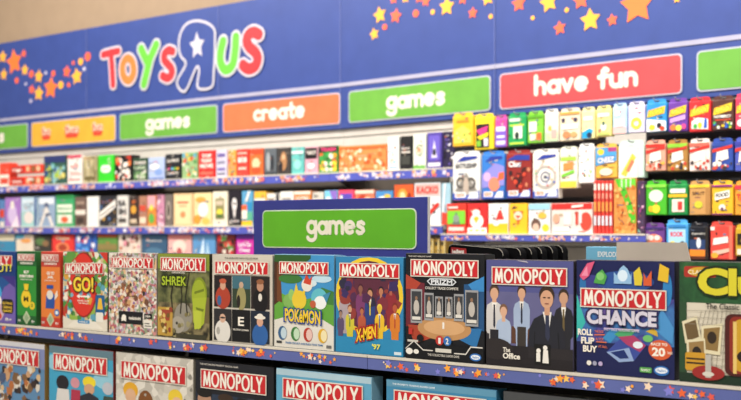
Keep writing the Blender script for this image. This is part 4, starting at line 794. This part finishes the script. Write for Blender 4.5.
rail(644, 770, 214, 223.5, 'black rail as shade under the third row of packs at the right')
def backing(fr, s0, s1, n, z0, z1, col, lab):
    mb = MB(); w = (s1-s0)/2; mb.box(-w, w, 0, .01, 0, z1-z0, col); t = mb.build('backing_board'); t.location = fr.loc((s0+s1)/2, n, z0); t.rotation_euler = (0, 0, fr.a); tag(t, lab, 'board')
backing(F1, sl, SEND1-.002, .0115, ZC-.1, ZA-.024, '#57504a', 'long dark grey board behind the second row of boxes on the back wall')
backing(F2, .003, F2.S(450, 0), .0115, ZC-.1, ZA-.024, '#57504a', 'short dark grey board behind the boxes above the right half of the aisle sign')
backing(F2, F2.S(452, .1), F2.S(644, .1), .1, ZD+.002, F2.Z(550, 176, .1), '#4a3a34', 'dark board behind the boxes on the right wall shelf')
# dark backing at the right
s0, s1 = F2.S(646, .1), F2.S(800, .1)
mb = MB(); mb.box(-(s1-s0)/2, (s1-s0)/2, 0, .03, 0, .86, '#1b1a1d'); t = mb.build('backing_board'); t.location = F2.loc((s0+s1)/2, .1, EYE-.40); t.rotation_euler = (0, 0, F2.a)
tag(t, 'black board behind the hanging card packs at the right edge', 'board')
mb = MB()
packn = [0]
def pack(px0, px1, y0, y1, base, label, ops=(), group='card game packs hanging in the first row', name='hanging_pack', n=NP, d=.035, tab=True, rot=0, cat='card game', stand=None, kind_h=.3):
    s0, s1 = F2.S(px0, n), F2.S(px1, n); W = s1-s0-.004; m_ = (px0+px1)/2
    z0, z1 = F2.Z(m_, y1, n), F2.Z(m_, y0, n)
    if stand is not None: z0 = stand
    H = z1-z0; th = .016 if tab else 0; Hb = H-th
    t = thing(name, F2, (s0+s1)/2, n, z0, label, cat, group, 0)
    side = base if isinstance(base, str) else base[0][0]
    mb = MB(); mb.box(-W/2, W/2, 0, d, 0, Hb, side, .003); mb.build('packet', t)
    mb = MB(); mb.flat([(-W/2+.003, .003), (W/2-.003, .003), (W/2-.003, Hb-.003), (-W/2+.003, Hb-.003)], base, -.0005)
    paint(mb, W, Hb, fine(label, W, H, base)+list(ops), -.001, .0002); mb.build('cover_art', t)
    if tab:
        mb = MB(); w2 = W*.45; r = .004; zc = Hb+th*.5
        out = [(-w2, Hb-.004), (w2, Hb-.004), (w2*.9, Hb+th*.8), (w2*.7, H), (-w2*.7, H), (-w2*.9, Hb+th*.8)]
        hole = [(-.012, zc-r), (.012, zc-r), (.012, zc+r), (-.012, zc+r)]
        mb.prism([(-w2, Hb-.004), (w2, Hb-.004), (w2, zc-r), (-w2, zc-r)], .004, .006, side)
        mb.prism([(-w2, zc-r), (-.012, zc-r), (-.012, zc+r), (-w2, zc+r)], .004, .006, side)
        mb.prism([(.012, zc-r), (w2, zc-r), (w2, zc+r), (.012, zc+r)], .004, .006, side)
        mb.prism([(-w2, zc+r), (w2, zc+r), (w2*.7, H), (-w2*.7, H)], .004, .006, side)
        mb.build('hang_tab', t)
        mb = MB(); hb = n-(.102 if px0 > 644 else .002)
        mb.rod((0, -.02, zc+r-.0035), (0, hb, zc+r-.0035), .0025, '#8f8f94'); mb.rod((0, -.02, zc+r-.0035), (0, -.026, zc+r+.006), .0025, '#8f8f94')
        hk = mb.build('peg_hook'); hk.location = t.location; hk.rotation_euler = t.rotation_euler
        tag(hk, 'wire hook carrying the ' + label.split(',')[0], 'hook', 'wire peg hooks of the right wall section')
    return t
g1 = 'card packs hanging in the first row'
def UNO(w, c2): return [('P', [(.05, .5), (.1, .74), (.95, .88), (.9, .62)], '#e8c52c'), ('T', w, .14, .56, .7, .2, '#d83a2c', .06, .1), ('T', w, .17, .58, .64, .16, '#f2e04a', .02, .1)] + c2
pack(452.5, 473.5, 112.5, 146, '#eeb72c', 'yellow card pack with small green print, leftmost of the first hanging row', [('P', [(.08, .1), (.92, .1), (.85, .5), (.5, .68), (.1, .5)], '#f0cf5a'), ('R', .2, .78, .6, .08, '#d88a2c'), ('N', 1, 10, .06, ['#7aa83a', '#c8602c', '#4a9ab0'], .15, .12, .7, .35)], g1)
pack(474.5, 494, 113.5, 149.5, '#f0d22c', 'yellow card pack with a black face and pink flash', [('R', .08, .06, .7, .72, '#1f1c1e'), ('P', [(.1, .6), (.7, .72), (.66, .55), (.3, .42)], '#e83a86'), ('P', [(.12, .4), (.74, .52), (.72, .4), (.3, .3)], '#f0d22c'), ('R', .5, .1, .22, .24, '#d8d0dc'), ('R', .12, .1, .22, .18, '#7ab83a')], g1)
pack(495, 507, 115, 147, '#c84a9c', 'magenta and violet card pack', [('R', 0, 0, 1, .66, '#7a5ac0'), ('Q', .1, .55, .8, .16, '#e4dcec', .05), ('Q', .1, .08, .8, .14, '#d8cce8', .05), ('R', .15, .32, .7, .08, '#e4dcec')], g1)
pack(508, 526.5, 112.5, 146, '#1f9a54', 'deep green card pack with a white window', [('R', .08, .82, .6, .1, '#d8e8d0'), ('Q', .3, .25, .5, .42, '#e0e8d8', .03), ('R', .1, .66, .8, .06, '#bfe04a'), ('E', .5, .35, .12, .12, '#26342c'), ('R', .1, .06, .8, .06, '#bfe04a')], g1)
pack(527.5, 543.5, 111, 143, '#7cc43a', 'lime green card pack with white and orange squares', [('Q', .1, .4, .5, .35, '#ecebdc', .04), ('Q', .15, .1, .4, .22, '#ecd8c8', .03), ('Q', .6, .1, .3, .25, '#e86a3a', .03), ('R', 0, .88, 1, .12, '#5fa82c')], g1)
pack(544.5, 558.5, 109, 141.5, '#e6e2d6', 'white card pack with pale green base', [('R', 0, 0, 1, .3, '#b8d4a8'), ('Q', .15, .3, .7, .3, '#c8dcc8', .05), ('E', .4, .45, .14, .1, '#e8b04a'), ('R', .5, .1, .4, .3, '#e0a8a0')], g1)
pack(559.5, 580.5, 108, 140.5, '#e8d9bc', 'cream card pack with two dark eye-like squares', [('R', .1, .64, .16, .14, '#3a3450'), ('R', .7, .64, .16, .14, '#3a3450'), ('R', .1, .4, .8, .15, '#f0ece4'), ('E', .35, .2, .2, .12, '#d8865a'), ('E', .7, .2, .16, .1, '#c8a06a'), ('R', 0, .9, 1, .1, '#e0a050')], g1)
pack(581.5, 595, 107, 138.5, '#ede3a4', 'pale yellow card pack with a bright blue corner', [('P', [(0, 0), (.7, 0), (.9, .3), (.6, .36), (0, .22)], '#1f9ad0'), ('E', .6, .12, .2, .1, '#20324a'), ('R', .15, .65, .7, .14, '#f2efe0')], g1)
pack(596, 611.5, 105.5, 136.5, '#ece08c', 'light yellow card pack with a small penguin-like blot', [('E', .5, .35, .2, .14, '#e8e8e0'), ('E', .5, .48, .1, .08, '#4a6a5a'), ('R', .1, .72, .8, .14, '#f2eeda'), ('R', .1, .06, .8, .08, '#b8c86a')], g1)
pack(612.5, 627, 103, 134, '#b4d4ec', 'pale blue card pack with a pink base', [('R', 0, 0, 1, .25, '#eeb8b4'), ('Q', .15, .28, .7, .24, '#f0f0ee', .06), ('E', .35, .75, .2, .1, '#eaf0f4')], g1)
pack(628, 645, 101.5, 132.5, '#dcd4ec', 'very pale lilac card pack with a lemon circle', [('O', .5, .34, .34, .22, '#ecd44a', .45), ('R', .1, .75, .8, .1, '#f0ecf4')], g1)
pack(646, 667, 99, 131.5, '#2f8ed0', 'blue card pack with yellow slanted lettering', [('P', [(0, .0), (1, .0), (1, .35), (0, .45)], '#e8eaec')] + UNO('DUO', [('E', .65, .2, .12, .1, '#26242a'), ('E', .3, .15, .16, .1, '#e8c43a'), ('E', .8, .1, .12, .08, '#d84a2c')]), g1)
pack(668, 688, 98, 131.5, '#6a3a9c', 'purple card pack with yellow slanted lettering', UNO('UNO', [('P', [(.1, .44), (.9, .56), (.9, .4), (.1, .3)], '#c89ae0'), ('E', .25, .14, .16, .1, '#e87a3a'), ('E', .55, .12, .16, .1, '#e8d44a'), ('E', .82, .16, .12, .09, '#e04a8a')]), g1)
pack(688.8, 711, 97, 131.5, '#dc2a30', 'red card pack with yellow slanted lettering', UNO('UNO', [('P', [(.12, .1), (.9, .06), (.9, .4), (.4, .46), (.12, .34)], '#ece6e0'), ('P', [(.68, .1), (.86, .1), (.84, .4), (.74, .44)], '#2a5ab8'), ('E', .3, .18, .1, .08, '#4aa84a'), ('E', .52, .2, .1, .1, '#e8c42c')]), g1)
pack(712, 734, 95.5, 130, '#53302a', 'dark brown card pack with gold lettering and white band', UNO('UNO', [('T', 'NO MERCY', .1, .4, .8, .09, '#ece6dc', .03), ('R', .14, .32, .74, .03, '#d84a2c'), ('N', 2, 14, .09, ['#4aa84a', '#e8c42c', '#ece6dc', '#2a5ab8'], .1, .06, .8, .2)]), g1)
pack(735, 756, 93, 129, '#e23a5a', 'pink-red card pack, right edge of the first hanging row', UNO('UNO', [('E', .3, .2, .2, .12, '#ece6e0')]), g1)
g2 = 'large packs hanging in the second row'
BL = ('P', [(0, 0), (1, 0), (1, .2), (.55, .1), (0, .16)], '#2c4fae')
def GO2(): return [BL, ('Q', .1, .05, .4, .12, '#eae8ec', .02), ('T', 'GO!', .14, .07, .3, .08, '#e8782c', .05), ('P', [(.55, .03), (.95, .03), (.95, .17), (.72, .17)], '#e4e6ee')]
def WING(): return [('P', [(.15, .84), (.4, .95), (.9, .95), (.9, .9), (.5, .86)], '#2f3f9c')]
pack(452.5, 480.5, 151, 200, '#dcdad6', 'white hanging pack with grey circles and a blue corner', WING()+[('T', 'BATTLESHIP', .12, .7, .76, .1, '#3f4044', .03), ('P', [(.1, .2), (.5, .6), (.9, .2)], '#8a857f'), ('O', .3, .38, .16, .13, '#55504c', .6), ('O', .68, .36, .16, .13, '#55504c', .6), ('E', .5, .3, .1, .2, '#b8a89a')]+GO2(), g2, 'hanging_game_pack', kind_h=.4)
pack(481.5, 505, 151, 199, '#3577c8', 'blue hanging pack with salmon and lilac discs', WING()+[('P', [(.0, .55), (.6, .8), (1, .72), (1, .3), (0, .25)], '#8a86d0'), ('E', .55, .33, .24, .16, '#e8866a'), ('P', [(.7, .4), (1, .44), (1, .6), (.76, .58)], '#e8643a'), ('E', .25, .5, .16, .1, '#d0a8dc')]+GO2(), g2, 'hanging_game_pack')
pack(506, 531.5, 150, 198, '#8c2a26', 'dark red hanging pack with a crowd in brown tones', [('P', [(.05, .86), (.4, .97), (.95, .95), (.95, .84)], '#2f3f9c'), ('T', 'Clue', .1, .7, .5, .13, '#ece6e4', .05), ('N', 3, 18, .1, ['#c87a5a', '#4a1c1c', '#d84a34', '#2a2024'], .1, .22, .85, .42)]+GO2(), g2, 'hanging_game_pack')
pack(532.5, 559, 149, 198, '#e8e4da', 'white hanging pack with a dotted ring like a dial', WING()+[('O', .5, .46, .42, .26, '#b8b0a8', .8), ('N', 4, 30, .04, ['#e8963a', '#5a9a5a', '#4a6ab8', '#c84a3a'], .1, .2, .8, .54), ('E', .5, .46, .3, .19, '#ece8e2'), ('O', .5, .46, .2, .13, '#8a8a92', .6), ('E', .5, .46, .07, .045, '#5a5a66')]+GO2(), g2, 'hanging_game_pack')
pack(559.8, 577.5, 146.5, 188, '#e6e8d4', 'white hanging pack with orange label and green slash', [('R', .05, .72, .9, .1, '#a8c84a'), ('P', [(.2, .45), (.8, .5), (.8, .7), (.2, .65)], '#ea8a4a'), ('P', [(.1, .28), (.85, .4), (.85, .48), (.1, .36)], '#7ac83a'), ('R', .0, .0, 1, .18, '#ecc84a')], g2, 'hanging_game_pack')
pack(578.3, 594.5, 143.5, 183, '#efefec', 'white hanging pack sprinkled with tiny coloured dots', [('N', 5, 14, .06, ['#5ab0d8', '#e8c84a', '#8ac86a'], .1, .1, .8, .7)], g2, 'hanging_game_pack')
pack(595.3, 617.5, 143.5, 178, '#e6b04a', 'orange and blue hanging pack with bold blue-white lettering', [('P', [(0, .4), (1, .55), (1, 1), (0, 1)], '#4a9ad0'), ('E', .25, .85, .16, .1, '#e8c83a'), ('R', .6, .85, .4, .15, '#a8407a'), ('T', 'CHEEZ', .08, .46, .84, .22, '#2c3a8a', .08, .05), ('T', 'CHEEZ', .11, .48, .78, .18, '#eef0f2', .03, .05), ('E', .5, .2, .3, .12, '#eadcc0')], g2, 'hanging_game_pack')
pack(618.3, 644.5, 140, 178, '#c4dcd0', 'pale mint hanging pack with a slanted yellow crayon shape', [('R', 0, 0, .75, .9, '#e6ead8'), ('P', [(.1, .12), (.3, .04), (.7, .6), (.55, .72)], '#e8c04a'), ('P', [(.3, .22), (.42, .16), (.64, .48), (.52, .54)], '#d87a5a')], g2, 'hanging_game_pack')
g2r = 'card packs hanging in the second row at the right'
def CH(c, c2, sd): return [('R', 0, .86, 1, .14, c), ('P', [(.0, .76), (1, .9), (1, .8), (.0, .64)], '#c8342c'), ('P', [(.18, .3), (.8, .42), (.76, .74), (.24, .66)], '#ece4da'), ('N', sd, 12, .11, [c2, '#e8e0d4', '#c84a34', '#3a3034'], .05, .05, .9, .3)]
pack(645.3, 666, 140, 171, '#e2a08a', 'peach and red card pack, first from the left in the right block of row two', CH('#c8342c', '#e8b04a', 1), g2r)
pack(667, 688, 139.5, 171, '#a87a3c', 'brown card pack with a lime green top', CH('#8ac83a', '#d8a04a', 2), g2r)
pack(689, 710.5, 138.5, 171, '#e8d8d0', 'white and red card pack in the right block of row two', CH('#d86a5a', '#b8342c', 3), g2r)
pack(711.5, 733.5, 138, 171, '#2f4a9c', 'royal blue card pack with a tilted white card', CH('#2f4a9c', '#c84a34', 4), g2r)
pack(734.5, 756, 137, 171, '#4a56b0', 'blue-violet card pack cut off at the right edge, row two', CH('#3a3f9c', '#e8c83a', 5), g2r)
g3 = 'card packs hanging in the third row'
pack(645.5, 667, 180.5, 215, '#4ab52c', 'bright green card pack with a pale cloud and yellow base', [('E', .5, .62, .34, .2, '#e0ecd0'), ('E', .5, .2, .2, .14, '#e8d43a'), ('R', 0, .9, 1, .1, '#8ad84a'), ('E', .25, .2, .1, .1, '#e8b42c')], g3)
pack(668, 688, 180.5, 215, '#1f8a44', 'dark green card pack with yellow band and red picture', [('Q', .1, .72, .8, .14, '#e4ecdc', .04), ('R', 0, .58, 1, .1, '#e8b82c'), ('R', .2, .1, .64, .42, '#e8dccc'), ('R', .5, .16, .24, .28, '#c83a34')], g3)
pack(689, 710.5, 180.5, 215, '#c8975a', 'kraft-brown card pack with a lime dot', [('T', 'SPLIT', .15, .66, .6, .1, '#5a3a24', .02), ('E', .45, .34, .2, .12, '#c8c43a'), ('R', .8, 0, .2, 1, '#b07f48'), ('R', 0, .9, 1, .1, '#e8c83a')], g3)
pack(711.5, 733.5, 180.5, 215, '#e8b42c', 'golden card pack with white tag lettering', [('P', [(.15, .48), (.85, .58), (.85, .82), (.15, .72)], '#f0ece0'), ('T', 'FOOD', .2, .56, .6, .14, '#2a2430', .04, .12), ('E', .5, .25, .16, .1, '#eee4dc'), ('E', .5, .2, .08, .05, '#6a3a5a'), ('R', 0, 0, 1, .05, '#7a2c6a'), ('R', 0, .92, 1, .08, '#8a2c7a')], g3)
pack(734.5, 756, 180.5, 215, '#e89a34', 'orange card pack with red letters, cut off at the right edge of row three', [('T', 'TACO', .1, .5, .8, .2, '#d83a34', .05), ('R', 0, .85, 1, .15, '#d83a4a')], g3)
g4 = 'card packs hanging in the fourth row'
pack(643.5, 665, 223, 245, '#6a3f8a', 'violet card pack with an orange face patch, low at the left of row four', [('E', .5, .3, .4, .3, '#e8846a'), ('E', .35, .4, .14, .14, '#ecdcd4'), ('E', .65, .4, .14, .14, '#ecdcd4'), ('R', 0, .85, 1, .15, '#3f2c6a')], g4)
pack(666, 688.5, 219.5, 248, '#4aa0dc', 'sky-blue card pack with small red lettering', [('R', .1, .1, .8, .66, '#a8d4ee'), ('T', 'ROOK', .2, .46, .6, .2, '#d8384a', .05), ('E', .75, .2, .1, .08, '#20242a'), ('E', .3, .2, .12, .08, '#ecd84a'), ('R', .1, .84, .8, .1, '#3a86c8')], g4)
pack(689, 709, 222.5, 259.5, '#191b24', 'black card pack with an orange flame base', [('R', .0, .1, 1, .24, '#e8862c'), ('R', .0, .3, 1, .3, '#2a3f6a'), ('E', .5, .5, .12, .16, '#e0e4ec'), ('T', 'Exploding', .15, .74, .7, .07, '#e0dcd4'), ('R', 0, 0, 1, .1, '#5a2c1c'), ('R', .84, .0, .16, 1, '#2a2420')], g4)
pack(710, 733.5, 221.5, 259.5, '#dc4a40', 'coral red card pack with a white tilted label', [('R', .0, .86, .2, .1, '#ece4dc'), ('P', [(.12, .42), (.8, .5), (.78, .68), (.14, .62)], '#ece4dc'), ('P', [(.1, .1), (.9, .24), (.9, .34), (.1, .24)], '#eeb8a4'), ('E', .2, .12, .16, .08, '#e8a83a'), ('R', .84, 0, .16, 1, '#e8705a')], g4)
pack(735, 756, 224, 256, '#c8a02c', 'yellow-gold card pack with black panel, right edge of row four', [('R', .1, .4, .9, .4, '#2a241c'), ('R', .1, .05, .9, .2, '#e4dccc'), ('R', .3, .5, .5, .1, '#d8b84a')], g4)
# ---- boxes standing on the right shelf
n8 = .43
b = B(ZD, 'right wall shelf', .07, F2, n8, ref=', right wall shelf')
b(446.5, 466.5, 203.5, '#d8392c', 'red box with a green patch and grey animal shape', [('R', .04, .32, .92, .44, '#7ac83a'), ('P', [(.3, .3), (.5, .74), (.72, .3)], '#6a756a'), ('E', .5, .5, .16, .12, '#8a948a'), ('R', .1, .1, .8, .12, '#eccfc4'), ('R', .1, .84, .5, .06, '#f0dcd4')])
b(467.3, 487.5, 203.5, '#da2f2f', 'red box with a white blob and yellow heart', [('E', .48, .42, .34, .24, '#efece4'), ('E', .45, .7, .2, .1, '#efece4'), ('P', [(.3, .52), (.45, .34), (.62, .52), (.46, .58)], '#d8b42c'), ('R', 0, 0, 1, .2, '#efece4'), ('R', .1, .08, .2, .05, '#e8c42c'), ('R', .4, .08, .2, .05, '#e8c42c'), ('R', .7, .08, .2, .05, '#e8c42c')])
b(488.3, 508.5, 203.5, '#ece8e2', 'white box with a red cone over yellow ground', [('P', [(.4, .48), (.8, .48), (.66, .78), (.54, .78)], '#da3a34'), ('R', 0, 0, 1, .34, '#e8bc2c'), ('E', .4, .34, .16, .08, '#ece8e2')])
b(509.3, 527.5, 203.5, '#f0b92c', 'yellow box with an orange bird-like face', [('P', [(.2, .75), (.8, .75), (.5, .3)], '#e8642c'), ('E', .5, .6, .24, .14, '#ecd0b4'), ('P', [(.35, .6), (.65, .6), (.5, .5)], '#d83a2c')])
b(528.3, 550.5, 203.5, '#dfe0de', 'white box with pale blue header and child-photo patch', [('R', 0, .8, 1, .2, '#9ccbdc'), ('E', .35, .3, .22, .2, '#6a4f44'), ('E', .35, .22, .15, .13, '#dcb8a4'), ('E', .65, .6, .2, .1, '#e8b44a'), ('E', .8, .2, .16, .12, '#e8c83a')])
b(551.3, 592.8, 203, '#e6d4cc', 'wide red-topped box with cream and red toy picture', [('R', 0, .8, 1, .2, '#d8322e'), ('P', [(.5, .84), (.78, .88), (.78, .95), (.5, .92)], '#efe4dc'), ('R', .3, .3, .2, .4, '#e8dcd8'), ('E', .85, .4, .14, .3, '#d84a3a'), ('R', .05, .1, .4, .12, '#efe8e4'), ('E', .12, .5, .08, .16, '#e8a48a'), ('R', .6, .3, .06, .4, '#c8402f'), ('R', .7, .35, .05, .4, '#e8e0dc')])
for i in range(5):
    a = 593.5+i*3.9
    b(a, a+3.6, 180.5, '#dc4038', ('first', 'second', 'third', 'fourth', 'fifth')[i]+' from the left of five slim upright red-and-cream boxes', [('R', .1, .82, .8, .12, '#e8ded4'), ('R', .1, .42, .8, .18, '#e8944a'), ('R', .05, .16, .9, .18, '#d0d4dc'), ('R', .2, .66, .6, .1, '#e8a08a')])
b(613.5, 636.5, 178.5, '#d98f4a', 'tall brown-orange textured box with green striped corner', [('N', 7, 46, .09, ['#c8742c', '#e0a45a', '#b8602c', '#e8b86a'], 0, 0, 1, .85), ('P', [(.05, 1), (.4, 1), (1, .35), (1, .2), (.75, .2), (.55, .55)], '#4fb52c'), ('R', .25, .85, .75, .15, '#6ac83a'), ('R', .35, .84, .04, .16, '#e4ecd8'), ('R', .55, .84, .04, .16, '#e4ecd8'), ('R', .75, .84, .04, .16, '#e4ecd8')])
b(637, 645, 181, '#4a3450', 'narrow dark violet box with pink and green bits', [('N', 8, 18, .18, ['#a84a8a', '#2a1c34', '#6aa08a', '#d8a4c0'], 0, 0, 1, 1)])
# ================================================================ REAR FACE OF THE NEAR GONDOLA
NB = -.40
shelf_n0, shelf_n1 = -.98, -.37
ZR = 1.27
xc = F0.S(560, NB)
mb = MB(); mb.box(xc-1.9, xc+1.3, .375, .99, ZR-.03, ZR, '#232228', .002)
for x in (xc-1.8, xc-.3, xc+1.2): mb.box(x-.015, x+.015, .38, .9, ZR-.06, ZR-.028, '#232228', .001)
mb.box(xc-1.9, xc+1.3, .37, .39, .12, ZR-.03, '#232228', .001)
mb.build('far_side_shelf', base)
def tall(px0, px1, yt, n):  # top edge height for a spot on the tray
    return F0.S(px0, n), F0.S(px1, n), F0.Z((px0+px1)/2, yt, n)
for i, (pa_, pb_) in enumerate(((448, 503.5), (452, 521), (458, 532), (464, 542), (470, 553), (476, 563))):
    n = NB-.02-i*.05
    x0, x1 = F0.S(pa_, n), F0.S(pb_, n)
    hl, hr = F0.Z(pa_, 243.5+i*.1, n)-ZR, F0.Z(pb_, 248.5-i*.7, n)-ZR
    t = thing('black_game_case', F0, (x0+x1)/2, n, ZR, ('nearest', 'second', 'third', 'fourth', 'fifth', 'farthest')[i]+' of the upright black cases with rounded corners, behind the violet-blue boxed game', 'board game', 'row of black cases behind the front boxes')
    w = (x1-x0)/2; o = [(p[0], p[1]*((hl+(hr-hl)*(p[0]+w)/(2*w))/hl)) for p in rrect(-w, 0, w, hl, .022, 6)]
    mb = MB(); mb.prism(o, 0, .034, mat('#060608', .8, spec=.1)); mb.build('case', t)
    mb = MB()
    for q in range(0, 10): mb.rod((o[q][0]-.001, -.0006, o[q][1]-.001), (o[q+1][0]-.001, -.0006, o[q+1][1]-.001), .0008, '#b5b2a6', 4)
    mb.build('edge_piping', t)
    if i == 0:
        mb = MB(); zz = hl-.04; mb.flat([(-w+.012, zz), (-w+.07, zz-.004), (-w+.067, hl-.015), (-w+.012, hl-.011)], '#a02828', -.0016); text(mb, 'hedbanz', -w+.016, zz+.01, .045, .012, '#e6ded4', -.002, .05); mb.build('red_label', t)
n = -.62
x0, x1, zt = tall(586, 640, 247, n)
t = thing('board_game_box', F0, (x0+x1)/2, n, ZR, 'light blue box with faint white lettering, peeping over the navy boxed game', 'board game'); w = (x1-x0)/2; H = zt-ZR
mb = MB(); mb.box(-w, w, 0, .06, 0, H, '#6fb0cf', .001); mb.build('carton', t)
mb = MB(); text(mb, 'EXPLODING', -w*.55, H-.03, w*1.0, .016, '#e8eef0', -.001, .03); mb.build('lettering', t)
n = -.40
a0, a1 = F0.S(616.5, n), F0.S(691, n); c0 = (a0+a1)/2
zt, zb_ = F0.Z(650, 242.3, n), F0.Z(650, 264, n)
t = MB(); t.prism([(a0-c0, ZR-ZR), (a1-c0+.005, 0), (a1-c0, zb_-ZR), (F0.S(686, n)-c0, zt-ZR), (a0-c0, zt-ZR)], 0, .006, '#b3a99e')
o = t.build('card_panel'); o.location = F0.loc(c0, n, ZR); tag(o, 'plain beige card panel with a slanted right end, standing behind the navy boxed game', 'panel')
# ================================================================ LIGHT, WORLD, CAMERA
def area(name, loc, rot, sx, sy, power, col=(1, .95, .88)):
    l = bpy.data.lights.new(name, 'AREA'); l.shape = 'RECTANGLE'; l.size = sx; l.size_y = sy; l.energy = power; l.color = col
    o = bpy.data.objects.new(name, l); COL.objects.link(o); o.location = loc; o.rotation_euler = rot; return o
area('aisle_light', (-3.2, 3.2, 4.1), (math.radians(18), 0, 0), 9, .5, 395)
area('front_light', (-1.6, .2, 4.1), (math.radians(12), 0, 0), 7, .5, 245)
w = bpy.data.worlds.new('store'); SC.world = w; w.use_nodes = True
w.node_tree.nodes['Background'].inputs['Color'].default_value = (1, .96, .91, 1); w.node_tree.nodes['Background'].inputs['Strength'].default_value = .35
cam = bpy.data.cameras.new('camera'); co = bpy.data.objects.new('camera', cam); COL.objects.link(co)
cam.sensor_width = 36; cam.lens = FPX*36/741; cam.shift_y = 31/741
cam.dof.use_dof = True; cam.dof.focus_distance = 3.0; cam.dof.aperture_fstop = 3.3
co.location = (0, 0, EYE); co.rotation_euler = (PI/2, 0, TH)
SC.camera = co
SC.view_settings.view_transform = 'Standard'; SC.view_settings.look = 'None'; SC.view_settings.gamma = 1; SC.view_settings.exposure = 0; SC.view_settings.use_curve_mapping = False
